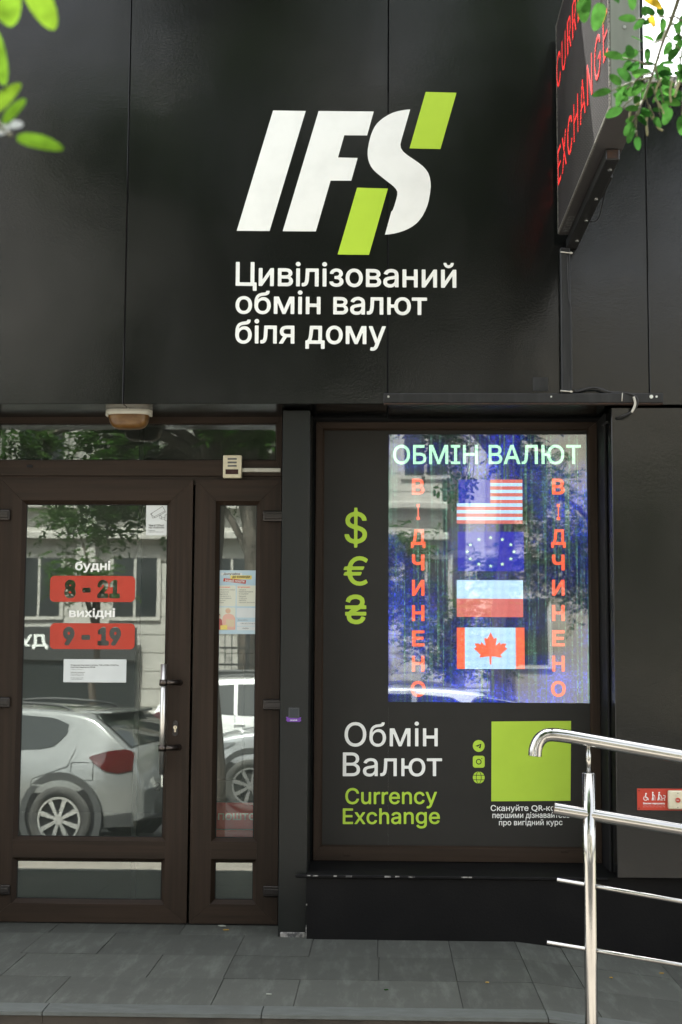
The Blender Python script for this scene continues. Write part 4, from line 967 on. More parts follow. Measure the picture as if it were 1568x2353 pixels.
# steel bracket that carries it: arm under the box, upright and long rail on the wall
br = thing('sign_bracket', 'black square steel tubes carrying the ticker sign from a long rail on the wall', 'bracket', (XS + .05, YF, zb - .5))
bx0 = XS + .045; bw = .05
ye = PX(1408, 322, bx0 + bw / 2).y
mb = MB(); mb.box(bx0, bx0 + bw, ye, YF - .004, zb - .046, zb - .0035, 'steel', .003)
mb.box(bx0 + .004, bx0 + bw - .004, ye - .001, ye + .002, zb - .042, zb - .008, 'rust')
for q in (.10, .42, .68, .95):
    mb.disc((bx0 + bw * .62, ye + (yf - ye) * q, zb - .0465), .008, (0, 0, -1), 'bolt', .004, 8)
mb.box(bx0 + bw, bx0 + bw + .014, ye + .25, ye + .5, zb - .03, zb - .004, 'steel', .003)
mb.build('arm', br)
vx0, vx1 = X(1289.5, 750, YF - .04), X(1312.5, 750, YF - .04)
rz1, rz0 = Z(1200, 904, YF - .04), Z(1200, 926, YF - .04)
mb = MB(); mb.box(vx0, vx1, YF - .042, YF - .002, rz1 + .0005, zb - .05, 'steel', .004); mb.build('upright', br)
ra, rb = X(882, 915, YF - .04), X(1524, 915, YF - .04)
mb = MB(); mb.box(ra, rb, YF - .045, YF - .002, rz0, rz1, 'steel', .003)
mb.box(ra, rb, YF - .043, YF - .004, rz0 - .004, rz0 - .0003, 'rust')
for px, rr in ((1497, .0085), (1509, .005), (893, .005), (1267, .004)):
    mb.disc(P(px, 911.5, YF - .0452), rr, (0, -1, 0), 'bolt', .003, 12)
mb.build('rail', br)
def wire(name, label, pts, r, m='cable'):
    mb = MB(); mb.tube(pts, r, m, 8); return tag(mb.build(name), label, 'cable', 'cables of the ticker sign')
def sm(pts, n=6):                                  # smooth path through points
    pts = [Vector(p) for p in pts]; q = [pts[0]] + pts + [pts[-1]]; out = []
    for i in range(1, len(q) - 2):
        for k in range(n):
            t = k / n; a, b, c, d = q[i - 1], q[i], q[i + 1], q[i + 2]
            out.append(.5 * ((2 * b) + (c - a) * t + (2 * a - 5 * b + 4 * c - d) * t * t + (3 * b - a - 3 * c + d) * t ** 3))
    return out + [pts[-1]]
def cpx(x, y): return (1148.8 + .31743 * x, 229.8 + .31743 * y)
yw = YF - .05
wire('power_cable', 'black cable looping over the right end of the wall rail', sm([P(*cpx(x, y), yy) for x, y, yy in ((525, 2118, YF - .02), (590, 2098, YF - .03), (660, 2085, YF - .03), (735, 2092, YF - .03), (800, 2116, YF - .03), (880, 2118, YF - .035), (945, 2128, yw), (985, 2150, yw), (998, 2180, yw), (985, 2225, yw), (930, 2272, yw), (850, 2300, YF - .01), (790, 2325, -.25), (740, 2355, -.2))]), .0045)
wire('power_cable', 'thinner black cable lying on the wall rail beside the upright', sm([P(*cpx(x, y), YF - .035) for x, y in ((545, 2095), (555, 2112), (640, 2088), (700, 2085), (760, 2106), (830, 2121), (900, 2124))]), .003)
wire('sign_cable', 'thin black wire running down the upright of the sign bracket', sm([P(*cpx(x, y), YF - .044) for x, y in ((488, 1120), (492, 1280), (500, 1430), (516, 1520), (519, 1700), (520, 1900), (524, 2090))]), .0025)
wire('arm_cable', 'thin black wire sagging from the arm below the ticker sign', sm([(bx0 + bw + .012, ye + .4, zb - .02), (bx0 + bw + .016, ye + .52, zb - .04), (bx0 + bw + .02, ye + .64, zb - .062), (bx0 + bw + .012, ye + .72, zb - .06), (bx0 + bw + .002, ye + .8, zb - .035)]), .002)
mb = MB(); mb.tube(sm([P(*cpx(x, y), yw - .006) for x, y in ((970, 2148), (980, 2190), (975, 2220), (955, 2262))]), .0055, 'tie', 8)
tag(mb.build('insulating_tape'), 'strip of pale tape wrapped round the cable end below the rail', 'tape')
for px, x0, x1, lab in ((0, 1100, 0, 'white cable tie around the top of the bracket upright'), (0, 2104, 0, 'white cable tie around the foot of the bracket upright')):
    a, b = P(*cpx(438, x0), YF - .046), P(*cpx(528, x0 + 8), YF - .046)
    mb = MB(); mb.tube([a, b], .003, 'tie', 6); mb.box(b.x - .012, b.x - .003, b.y - .006, b.y, b.z - .004, b.z + .004, 'tie')
    tag(mb.build('cable_tie'), lab, 'cable tie', 'cable ties on the sign bracket')
a, b = P(*cpx(888, 2120), YF - .049), P(*cpx(884, 2180), YF - .049)
mb = MB(); mb.tube([a, b], .0022, 'tie', 6); tag(mb.build('cable_tie'), 'white cable tie hanging upright across the long wall rail', 'cable tie', 'cable ties on the sign bracket')
a, b = P(*cpx(240, 2108), YF), P(*cpx(350, 2008), YF)
mb = MB(); mb.box(a.x, b.x, YF - .002, YF - .0002, a.z, b.z, 'steel', .0008); tag(mb.build('cover_plate'), 'small black square cover plate stuck to the wall just over the rail', 'plate')

# ------------------------------------------------------------------ lamp over the door
lc = P(297, 962, -.175)
lm = thing('bulkhead_lamp', 'small ribbed amber glass lamp with a white rim under the fascia over the door', 'lamp', (lc.x, lc.y, ZB))
s_ = 6.52 / FPX
hw_ = 52 * s_
def ell(cx, cy, z, a, b, n=36, p=3.2):
    return [(cx + a * math.copysign(abs(math.cos(t)) ** (2 / p), math.cos(t)), cy + b * math.copysign(abs(math.sin(t)) ** (2 / p), math.sin(t)), z) for t in np.linspace(0, 2 * math.pi, n + 1)]
zl = Z(297, 939, lc.y)
mb = MB(); mb.box(lc.x - hw_ * .97, lc.x + hw_ * .97, lc.y - .05, lc.y + .05, zl - .004, ZB + .004, 'greyplastic', .006, 2); mb.build('base', lm)
mb = MB(); D_ = .062
mb.grid([ell(lc.x, lc.y, z, a, b) for z, a, b in ((zl - .002, hw_ * .96, D_ * .9), (zl - .008, hw_, D_), (zl - .022, hw_ * 1.01, D_ * 1.02), (zl - .03, hw_ * .98, D_), (zl - .034, hw_ * .9, D_ * .9), (zl - .034, hw_ * .4, D_ * .4))], 'offwhite')
for sx in (-1, 1): mb.box(lc.x + sx * hw_ * .98 - .006, lc.x + sx * hw_ * .98 + .006, lc.y - .015, lc.y + .015, zl - .038, zl - .006, 'offwhite', .003)
mb.build('rim', lm)
mb = MB(); rowsL = []
for k in range(13):
    t = k / 12; z = zl - .030 - .068 * math.sin(t * math.pi / 2); rr = math.cos(t * math.pi / 2) ** .42 * .9 if k < 12 else .02
    rowsL.append(ell(lc.x, lc.y, z + (.0008 if k % 2 else 0), hw_ * rr * (1 + .008 * (k % 2)), D_ * rr * (1 + .008 * (k % 2))))
mb.grid(rowsL, 'amber'); mb.build('glass_bowl', lm)

# ------------------------------------------------------------------ door chime and its trunking
a, b = P(512.5, 1098, -.03), P(556, 1046, -.03)
ch = thing('door_chime', 'cream door chime box with slots on the brown rail over the doors', 'chime', (a.x, 0, a.z))
mb = MB(); mb.box(a.x, b.x, -.034, -.0005, a.z, b.z, 'cream', .004, 2); mb.build('case', ch)
for py in (1054.5, 1062.7, 1070.5):
    p, q = P(523.5, py + 2, -.034), P(544.5, py - 2, -.034); mb = MB(); mb.box(p.x, q.x, -.036, -.0338, p.z, q.z, 'greyplastic', .0008); mb.build('slot', ch)
p, q = P(518.5, 1089.5, -.034), P(548, 1078.5, -.034); mb = MB(); mb.box(p.x, q.x, -.0355, -.0338, p.z, q.z, 'darkred', .0006); mb.build('window', ch)
p, q = P(556.5, 1084.5, -.012), P(645.5, 1075.5, -.012)
mb = MB(); mb.box(p.x + .0005, q.x, -.014, -.0005, p.z, q.z, 'offwhite', .002); tag(mb.build('cable_trunking'), 'white cable trunking running from the chime box to the pilaster', 'trunking')

# ------------------------------------------------------------------ stickers and notices on the doors
YG2 = YD + .026
def sticker(name, label, cat, box): return thing(name, label, cat, P(box[0], box[3], YG2))
def flat(mb, box, y, m, th=.0004):
    a, c = P(box[0], box[3], y), P(box[2], box[1], y); mb.box(a.x, c.x, y - th, y, a.z, c.z, m)
def line(mb, pts, y, w_, m):
    for p, q in zip(pts, pts[1:]):
        p, q = Vector(P(*p, y)), Vector(P(*q, y)); d = (q - p).normalized(); n = Vector((-d.z, 0, d.x)) * w_ / 2
        mb.prism([p - n, q - n, q + n, p + n], m, (0, -.0003, 0))
def c5(x, y): return (.26376 * x, 1120.1 + .26376 * y)
def b5(l, t, r, b): return (*c5(l, t), *c5(r, b))
st = sticker('camera_sticker', 'white sticker with an outlined surveillance camera in the door corner', 'sticker', (335.5, 1156.5, 384.6, 1230))
mb = MB(); px_rrect(mb, (335.5, 1157.5, 384.4, 1230), .006, YG2, 'paper', .0005)
lw = .0022
for pts in ([(1312, 232), (1418, 165), (1440, 205), (1345, 255), (1312, 232)], [(1330, 222), (1320, 235), (1332, 268), (1350, 262)], [(1440, 205), (1442, 215), (1350, 266), (1345, 255)],
            [(1392, 240), (1396, 272), (1410, 276), (1408, 250)], [(1408, 258), (1440, 262)], [(1408, 275), (1440, 276)], [(1456, 236), (1440, 240), (1438, 288), (1456, 293)], [(1392, 240), (1408, 250)]):
    line(mb, [c5(*p) for p in pts], YG2 - .0006, lw, 'inkgrey')
words(mb, "Увага! Об'єкт", b5(1296, 320, 1430, 340), YG2 - .0006, 'ink', .02, 0, .0003)
words(mb, "під охороною", b5(1296, 341, 1432, 360), YG2 - .0006, 'ink', .02, 0, .0003)
words(mb, "Ведеться", b5(1296, 368, 1352, 379), YG2 - .0006, 'inkgrey', 0, 0, .0003)
words(mb, "відеоспостереження", b5(1296, 382, 1424, 394), YG2 - .0006, 'inkgrey', 0, 0, .0003)
mb.build('printed_sheet', st)
for s, lab, b in (('будні', 'white word above the upper red opening hours plate', b5(655, 640, 962, 742)), ('вихідні', 'white word between the two red opening hours plates', b5(603, 1052, 1003, 1145))):
    mb = MB(); words(mb, s, b, YG2, 'whited', .028, 0, .0005); tag(mb.build('hours_lettering'), lab, 'lettering', 'white words between the hours plates')
for s, lab, b, tb in (('8 - 21', 'upper red rounded plate with the cut out hours 8 - 21 on the door glass', b5(435, 772, 1180, 996), b5(560, 804, 1050, 966)),
                      ('9 - 19', 'lower red rounded plate with the cut out hours 9 - 19 on the door glass', b5(434, 1185, 1178, 1407), b5(548, 1215, 1058, 1376))):
    mb = MB(); cutout_plate(mb, s, b, tb, YG2, 'red', .022, .055, .0006); tag(mb.build('hours_plate'), lab, 'sign', 'red opening hours plates')
nt_ = sticker('paper_notice', 'white paper notice with small print below the red hours plates', 'notice', (145.6, 1515, 291.2, 1567.7))
mb = MB()
flat(mb, (145.8, 1515.2, 291.2, 1567.6), YG2, 'paper')
for s, b, wgt in (("Оператор поштового зв'язку ТОВ «НОВА ПОШТА»,", (617, 1541, 1038, 1556), .02), ('поштове відділення №450', (617, 1559, 832, 1573), .02), ('м. Київ, вул. Софійська, 5', (617, 1579, 725, 1588), 0),
                  ('Найближчі відділення:', (617, 1606, 742, 1616), .01), ('Поштове відділення №960', (617, 1621, 732, 1630), 0), ('м. Київ, вул. Хрещатик, 15/2', (617, 1633, 732, 1642), 0),
                  ('Вантажне відділення №4', (617, 1655, 727, 1664), 0), ('м. Київ, вул. Верхній, 12', (617, 1667, 727, 1676), 0)):
    words(mb, s, b5(*b), YG2 - .0005, 'ink' if wgt else 'inkgrey', wgt, .003, .0002)
mb.build('printed_sheet', nt_)
# poster behind the narrow pane
YPO = YG2
def c7(x, y): return (402 + .23194 * x, 1005.2 + .23194 * y)
def b7(l, t, r, b): return (*c7(l, t), *c7(r, b))
po = sticker('job_poster', 'pale blue printed poster with two figures behind the narrow door pane', 'poster', (495.5, 1310, 590, 1456))
mb = MB(); flat(mb, b7(403, 1317, 812, 1946), YPO, 'skyblue', .0006)
y1_ = YPO - .0007
flat(mb, b7(460, 1340, 668, 1366), y1_, 'paper', .0003); words(mb, 'Долучайся', b7(483, 1341, 645, 1366), y1_ - .0005, 'ink', .025, 0, .0002)
flat(mb, b7(550, 1367, 763, 1404), y1_ - .0002, 'yellow', .0003); words(mb, 'до команди', b7(570, 1371, 745, 1397), y1_ - .0007, 'ink', .02, 0, .0002)
mb.prism(pxpoly([c7(480, 1426), c7(485, 1394), c7(706, 1414), c7(702, 1450)], y1_ - .0004), 'red', (0, -.0003, 0)); words(mb, 'Нової пошти', b7(500, 1400, 690, 1430), y1_ - .0009, 'paper', .03, .05, .0002)
for k, (l, r, hd, ls) in enumerate(((416, 604, 'Ми шукаємо:', ('Спеціаліста складу', 'Спеціаліста', 'відділення', 'Спеціаліста з', 'обслуговування', "Кур'єра", 'Водія')), (613, 806, 'Ми пропонуємо:', ('Офіційне', 'працевлаштування', 'та соцпакет', 'Навчання', 'Стабільну', 'зарплату', 'Кар’єрне зростання')))):
    px_rrect(mb, b7(l, 1466, r, 1672), .006, y1_, 'cardbox', .0003)
    words(mb, hd, b7(l + 12, 1476, l + 135, 1492), y1_ - .0005, 'orange', .02, 0, .0002)
    for q, s in enumerate(ls): words(mb, s, b7(l + 22, 1503 + 21 * q, min(r - 8, l + 24 + 8.6 * len(s)), 1517 + 21 * q), y1_ - .0005, 'inkgrey', 0, 0, .0002)
mb.build('printed_sheet', po)
mb = MB(); px_rrect(mb, b7(408, 1685, 601, 1906), .006, y1_, 'cardbox', .0003)
def blob(pts, m, d): mb.prism(pxpoly([c7(*p) for p in pts], y1_ - d), m, (0, -.0002, 0))
blob([(474, 1905), (472, 1800), (480, 1768), (505, 1750), (545, 1746), (580, 1760), (598, 1790), (600, 1905)], 'salmon', .0005)
mb.disc(P(*c7(528, 1718), y1_ - .0005), .0125, (0, -1, 0), 'skin', .0002, 14); blob([(512, 1712), (514, 1694), (530, 1688), (543, 1694), (545, 1712), (538, 1702), (518, 1702)], 'tan', .0008)
blob([(408, 1905), (408, 1808), (420, 1792), (445, 1790), (468, 1806), (476, 1905)], 'prred', .0008)
mb.disc(P(*c7(434, 1768), y1_ - .0008), .0095, (0, -1, 0), 'skin', .0002, 14); blob([(420, 1770), (420, 1748), (434, 1742), (448, 1750), (448, 1770), (442, 1755), (426, 1756)], 'ink', .0011)
blob([(510, 1800), (590, 1806), (588, 1880), (506, 1872)], 'tan', .0011); blob([(452, 1862), (520, 1858), (520, 1905), (452, 1905)], 'yellow', .0014)
mb.build('printed_picture', po)
mb = MB(); px_rrect(mb, b7(612, 1690, 806, 1785), .005, y1_, 'paper', .0003); px_rrect(mb, b7(615, 1828, 806, 1868), .004, y1_, 'paper', .0003); px_rrect(mb, b7(615, 1874, 806, 1910), .004, y1_, 'paper', .0003)
words(mb, 'Долучайся:', b7(625, 1803, 722, 1816), y1_ - .0005, 'inkgrey', .01, 0, .0002); words(mb, '+380 (67) 747 08 37', b7(650, 1838, 800, 1852), y1_ - .0005, 'inkgrey', 0, 0, .0002); words(mb, 'Альбіна', b7(672, 1883, 730, 1898), y1_ - .0005, 'inkgrey', 0, 0, .0002)
mb.build('contact_boxes', po)
# small sticker on the pilaster
def c8(x, y): return (402 + .28065 * x, 1493.4 + .28065 * y)
ps = thing('pilaster_sticker', 'small dark sticker with a purple ribbon on the pilaster', 'sticker', P(675, 1661, YC))
yc = YC - .0004
mb = MB()
px_rrect(mb, (*c8(929, 472), *c8(1022, 560)), .004, yc, 'stickerdark', .0004)
mb.prism(pxpoly([c8(*p) for p in ((936, 478), (1016, 478), (1016, 556), (936, 556))], yc - .0005), 'cladding', (0, -.0002, 0))
mb.prism(pxpoly([c8(*p) for p in ((941, 483), (1011, 483), (1011, 551), (941, 551))], yc - .0008), 'stickerdark', (0, -.0002, 0)); mb.build('panel', ps)
mb = MB()
mb.prism(pxpoly([c8(*p) for p in ((910, 548), (935, 548), (935, 580), (910, 580), (917, 564))], yc), 'purple', (0, -.0004, 0))
mb.prism(pxpoly([c8(*p) for p in ((1012, 552), (1036, 552), (1030, 566), (1036, 584), (1012, 584))], yc), 'purple', (0, -.0004, 0))
mb.prism(pxpoly([c8(*p) for p in ((920, 557), (1026, 560), (1026, 590), (920, 588))], yc - .0012), 'purple', (0, -.0003, 0))
words(mb, 'СКАНУЙ', (*c8(944, 568), *c8(1002, 581)), yc - .0017, 'white', .03, 0, .0002); mb.build('ribbon', ps)

# ------------------------------------------------------------------ call point on the right wall
cp = thing('call_button_plate', 'red assistance call plate with a cream push button box on the right wall', 'sign', P(1520, 1860, YR))
def c4(x, y): return (1091.4 + .30405 * x, 1579.6 + .30405 * y)
def b4(l, t, r, b): return (*c4(l, t), *c4(r, b))
yq = YR - .0005
mb = MB(); a, b = P(*c4(1228, 927), yq), P(*c4(1660, 767), yq); mb.box(a.x, b.x, yq - .003, yq, a.z, b.z, 'red', .0008)
for q in ((1241, 780), (1241, 914)): mb.disc(P(*c4(*q), yq - .0032), .0028, (0, -1, 0), 'gasket', .0008, 8)
yq2 = yq - .0034
def pic(pts, w_=.0026): line(mb, [c4(*p) for p in pts], yq2, w_, 'whited')
def dot(x, y, r): mb.disc(P(*c4(x, y), yq2), r, (0, -1, 0), 'whited', .0003, 10)
dot(1294, 803, .0035); pic([(1291, 810), (1293, 832), (1306, 834), (1312, 852)], .004); pic([(1282, 824), (1275, 838), (1282, 852), (1296, 854), (1303, 844)])
dot(1345, 795, .0035); pic([(1344, 802), (1346, 828), (1340, 854)], .0045); pic([(1348, 828), (1352, 854)]); pic([(1348, 808), (1360, 822)]); pic([(1361, 822), (1362, 854)], .0016)
dot(1394, 795, .0035); pic([(1392, 802), (1390, 828), (1384, 854)], .0045); pic([(1392, 828), (1402, 854)]); pic([(1394, 808), (1412, 824)]); pic([(1408, 822), (1412, 838), (1436, 838), (1440, 820), (1424, 816)])
dot(1414, 850, .0028); dot(1434, 850, .0028)
words(mb, 'Виклик персоналу', b4(1273, 869, 1437, 886), yq2, 'whited', .03, .004, .0003)
for k in range(16):
    for j in range(3):
        if (k * 7 + j * 5) % 3: dot(1275 + 10.6 * k, 892 + 6 * j, .0008)
mb.build('plate', cp)
mb = MB(); a, b = P(*c4(1466, 922), YR - .03), P(*c4(1604, 782), YR - .03); mb.box(a.x, b.x, YR - .030, YR - .0036, a.z, b.z, 'cream', .006, 3)
for q in ((1535, 800), (1535, 907)): mb.disc(P(*c4(*q), YR - .0302), .0022, (0, -1, 0), 'gasket', .0006, 8)
cbx = mb.build('button_box', cp)
mb = MB(); mb.disc(P(*c4(1535, 852), YR - .0302), .0105, (0, -1, 0), 'red', .004, 20); words(mb, 'CALL', b4(1525, 848, 1545, 857), YR - .0345, 'whited', .01, 0, .0002); mb.build('push_button', cbx)

# ------------------------------------------------------------------ ramp handrail
YH = -1.76
hr = thing('ramp_handrail', 'polished stainless steel handrail sloping down along the ramp', 'handrail', (X(1355, 2200, YH), YH, ZWALK))
def ext(p, q, xe):                                 # carry the line p-q on to X = xe
    t = (xe - p.x) / (q.x - p.x); return p + (q - p) * t
s5 = abs(YH - CAM_Y) / FPX
pxm = X(1354.5, 1900, YH); pr = 14.6 * s5
zpt = Z(1354, 1777, YH)
pts = [P(x, y, YH) for x, y in ((1229.5, 1737), (1232, 1718), (1242.5, 1698), (1263, 1688.5), (1304, 1692))]
pe = P(1568, 1738.5, YH)
path = sm(pts, 6) + [pts[-1] + (pe - pts[-1]) * k / 6 for k in range(1, 6)] + [ext(pts[-1], pe, 2.5)]
mb = MB(); mb.tube(path, 15.2 * s5, 'chrome', 28, cap=False); mb.disc(path[0], 13.5 * s5, (path[0] - path[1]), 'gasket', .001, 20); mb.build('top_rail', hr)
def post(x, z1, zpin):
    mb = MB(); mb.tube([(x, YH, ZWALK), (x, YH, ZWALK + .3), (x, YH, z1 - .3), (x, YH, z1)], pr, 'chrome', 28)
    mb.tube([(x, YH, z1 - .001), (x, YH, z1 + .002)], [pr * .98, pr * .9], 'chrome', 28)
    mb.tube([(x, YH, ZWALK), (x, YH, ZWALK + .012)], pr * 2, 'chrome', 28); mb.build('post', hr)
    mb = MB(); mb.tube([(x, YH, z1), (x, YH, zpin)], 5.7 * s5, 'chrome', 16); mb.build('pin', hr)
sl_ = (pe.z - pts[-1].z) / (pe.x - pts[-1].x)
post(pxm, zpt, ext(pts[-1], pe, pxm).z - 10 * s5)
x2 = pxm + 1.45
post(x2, zpt + sl_ * 1.45, ext(pts[-1], pe, x2).z - 10 * s5)
m0, m1 = P(1273, 1857.5, YH), P(1568, 1906, YH)
mb = MB(); mb.tube([m0, m0 + (m1 - m0) * .5, m1, ext(m0, m1, 2.4)], 14.2 * s5, 'chrome', 28, cap=False); mb.disc(m0 + (m1 - m0).normalized() * .002, 14 * s5, m0 - m1, 'rust', .001, 20); mb.build('mid_rail', hr)
for a, b in (((1280, 2021), (1568, 2071.5)), ((1257, 2165), (1568, 2218))):
    p, q = P(*a, YH), P(*b, YH)
    mb = MB(); mb.tube([p, q, ext(p, q, 2.4)], 5.2 * s5, 'chrome', 16); mb.build('lower_bar', hr)

# ------------------------------------------------------------------ scraps on the platform
def scrap(px, py, r, m, lab, cat):
    d = ray(px, py); t = (0.003 - CAM_Z) / d.z; c = Vector((d.x * t, CAM_Y + d.y * t, .003)); c.z = zf(c.x) + .003
    a0 = random.random() * 6; pts = [(c.x + r * q * math.cos(a0 + t), c.y + r * q * .5 * math.sin(a0 + t), c.z) for t, q in zip(np.linspace(0, 5.6, 7), (1, .7, .95, 1.1, .6, .9, 1.05))]
    mb = MB(); mb.prism(pts, m, (0, 0, .003)); tag(mb.build('fallen_leaf' if cat == 'leaf' else 'litter_scrap'), lab, cat, 'fallen leaves on the platform' if cat == 'leaf' else 'pale scraps on the platform')
scrap(520, 2137, .016, 'dryleaf', 'small dry yellow leaf lying before the narrow door leaf', 'leaf')
scrap(511, 2128, .02, 'litter', 'pale twisted scrap lying against the foot of the narrow door leaf', 'litter')
scrap(618, 2285, .010, 'litter', 'tiny pale scrap on the tile in the middle of the platform front', 'litter')
scrap(888, 2275, .009, 'leaf', 'tiny green leaf on the platform below the window', 'leaf')
scrap(1520, 2197, .010, 'dryleaf', 'brown scrap of leaf high on the ramp beside the wall', 'leaf')
scrap(1405, 2223, .009, 'dryleaf', 'brown scrap of leaf on the ramp behind the handrail', 'leaf')
scrap(1120, 2258, .010, 'dryleaf', 'small yellowish leaf near the break of the ramp', 'leaf')
# ------------------------------------------------------------------ trees
def leafset(pts, dirs, ups, L, W_, name, m, parent, n=8, fold=.15):
    """one mesh of many oval leaves: base points, directions, normals"""
    k = len(pts)
    t = np.linspace(0, 2 * math.pi, n, endpoint=False)
    u = .5 - .5 * np.cos(t); v = .5 * np.sin(t) * (1 + .15 * np.cos(t))
    pts, dirs, ups = (np.asarray(a, float) for a in (pts, dirs, ups))
    dirs = dirs / np.linalg.norm(dirs, axis=1, keepdims=True)
    side = np.cross(dirs, ups); side /= np.linalg.norm(side, axis=1, keepdims=True) + 1e-9
    nor = np.cross(side, dirs)
    L = np.broadcast_to(np.asarray(L, float), (k,)); W_ = np.broadcast_to(np.asarray(W_, float), (k,))
    co = pts[:, None] + dirs[:, None] * (u[None, :, None] * L[:, None, None]) + side[:, None] * (v[None, :, None] * W_[:, None, None]) + nor[:, None] * ((np.abs(v) * fold)[None, :, None] * W_[:, None, None] - (u ** 2 * .12)[None, :, None] * L[:, None, None])
    me = bpy.data.meshes.new(name)
    me.vertices.add(k * n); me.vertices.foreach_set('co', (co.reshape(-1, 3) - (np.array(wloc(parent)) if parent else 0)).ravel())
    me.loops.add(k * n); me.loops.foreach_set('vertex_index', np.arange(k * n))
    me.polygons.add(k); me.polygons.foreach_set('loop_start', np.arange(0, k * n, n)); me.polygons.foreach_set('loop_total', np.full(k, n))
    me.update(calc_edges=True); me.materials.append(M[m])
    o = bpy.data.objects.new(name, me); COL.objects.link(o)
    if parent: o.parent = parent
    return o
def rnd(n): 
    v = rng.normal(size=(n, 3)); return v / np.linalg.norm(v, axis=1, keepdims=True)
def tree(label, x, y, z0, r, h, clumps, sprays, lsize=.046, lean=(0, 0)):
    root = thing('street_tree', label, 'tree', (x, y, z0), 'street trees')
    top = Vector((x + lean[0], y + lean[1], h))
    mb = MB(); base = Vector((x, y, z0 - .05))
    tp = [base + (top - base) * k / 7 + Vector((.05 * math.sin(k * 1.7), .04 * math.cos(k * 2.1), 0)) * (0 if k == 0 else 1) for k in range(8)]
    mb.tube(tp, [r * (1.25 if k == 0 else 1) * (1 - .055 * k) for k in range(8)], 'bark', 14)
    for cx, cy, cz, cr in clumps:
        c = Vector((cx, cy, cz)); st_ = tp[5] if cz < h + .6 else tp[7]
        mid = (st_ + c) / 2 + Vector((0, 0, .25))
        mb.tube(sm([st_, mid, c], 5), [r * .42 - r * .32 * k / 10 for k in range(11)], 'bark', 8)
        for q in range(4):
            e = c + Vector(rnd(1)[0]) * cr * .8
            mb.tube(sm([c, (c + e) / 2 + Vector((0, 0, .05)), e], 4), [r * .10 - r * .075 * k / 8 for k in range(9)], 'bark', 6)
    mb.build('trunk', root)
    P_, D_, U_ = [], [], []
    tot = sum(c[3] ** 2 for c in clumps)
    for cx, cy, cz, cr in clumps:
        k = int(sprays * cr ** 2 / tot)
        q = rnd(k) * (rng.random((k, 1)) ** .42) * np.array([1, 1, .75]) * cr * (1 + .25 * rng.normal(size=(k, 1)))
        for b in q:
            b = b + (cx, cy, cz)
            d = rnd(1)[0] * (1, 1, .5) + (0, 0, -.35); d /= np.linalg.norm(d)
            s = np.cross(d, (0, 0, 1)); s /= np.linalg.norm(s) + 1e-9
            for j in range(5):
                pj = b + d * (.03 + .045 * j)
                for sg_ in (-1, 1):
                    P_.append(pj); D_.append(s * sg_ + d * .35 + rng.normal(size=3) * .18); U_.append(np.array((0, 0, 1)) + rng.normal(size=3) * .45)
            P_.append(b + d * .26); D_.append(d); U_.append((0, 0, 1.0))
    n = len(P_)
    leafset(P_, D_, U_, lsize * (.8 + .4 * rng.random(n)), lsize * .5 * (.8 + .4 * rng.random(n)), 'crown', 'crown', root, 6, .3)
    return root
def scat(x0, x1, y0, y1, z0, z1, r, n):
    return [(random.uniform(x0, x1), random.uniform(y0, y1), random.uniform(z0, z1), r * random.uniform(.75, 1.25)) for _ in range(n)]
T1 = tree('robinia with pale green blurred leaves reaching into the upper left of the view', -1.62, -6.12, ZWALK, .15, 4.4,
          scat(-2.5, -.3, -7.2, -5.3, 3.5, 5.6, .62, 15) + scat(-2.0, -.2, -7.0, -5.2, 5.6, 7.8, .62, 11) + scat(-3.5, -2.2, -7.2, -6.4, 2.7, 3.4, .42, 6) + [(-1.0, -4.6, 5.6, .5), (-2.2, -4.6, 5.3, .5)], 7000, .068)
T2 = tree('robinia with the hanging sprig of oval green leaves at the upper right', .98, -6.05, ZWALK, .085, 4.2,
          scat(-.4, .9, -7.2, -5.2, 3.7, 5.6, .55, 12) + scat(-.4, 2.4, -7.0, -5.2, 5.3, 7.6, .6, 13) + scat(.5, 1.3, -7.2, -6.6, 3.0, 3.6, .3, 3) + [(1.5, -4.4, 5.4, .45), (.9, -4.4, 5.8, .5)], 6500, .068, lean=(.12, .1))

def sprig(par, name, stems, sprays, leafL, m='leaf', extra=None):
    """a real branch: stems are 3-D paths; sprays = (base, direction, number of leaflet pairs, leaflet length)"""
    mb = MB()
    for path, r0, r1 in stems:
        pp = sm(path, 5); mb.tube(pp, [r0 + (r1 - r0) * k / (len(pp) - 1) for k in range(len(pp))], 'twig', 8)
    P_, D_, U_, Ls = [], [], [], []
    for b, d, pairs, ll, up in sprays:
        b, d = np.array(b, float), np.array(d, float); d /= np.linalg.norm(d)
        up = np.array(up, float); s = np.cross(d, up); s /= np.linalg.norm(s) + 1e-9
        step = ll * .62
        ax = [Vector(b + d * step * .8 * k + np.array((0, 0, -.05 * ll * k * k * .4))) for k in range(pairs + 2)]
        mb.tube(ax, [.0022 - .0012 * k / (pairs + 1) for k in range(pairs + 2)], 'twig', 6)
        for j in range(pairs):
            pj = np.array(ax[j + 1])
            for sg_ in (-1, 1):
                if random.random() < .12: continue
                P_.append(pj + s * sg_ * ll * .08); D_.append(s * sg_ + d * .45 + rng.normal(size=3) * .22); U_.append(up + rng.normal(size=3) * .45); Ls.append(ll * random.uniform(.72, 1.15))
        P_.append(np.array(ax[-1])); D_.append(d + rng.normal(size=3) * .1); U_.append(up + rng.normal(size=3) * .3); Ls.append(ll * random.uniform(.9, 1.15))
    br_ = mb.build(name, par)
    if not P_: return br_
    Ls = np.array(Ls)
    lo = leafset(P_, D_, U_, Ls, Ls * .52, 'leaves', m, None, 14, .22)
    lo.parent = br_; lo.data.transform(Matrix.Translation(-wloc(br_)))
    return br_
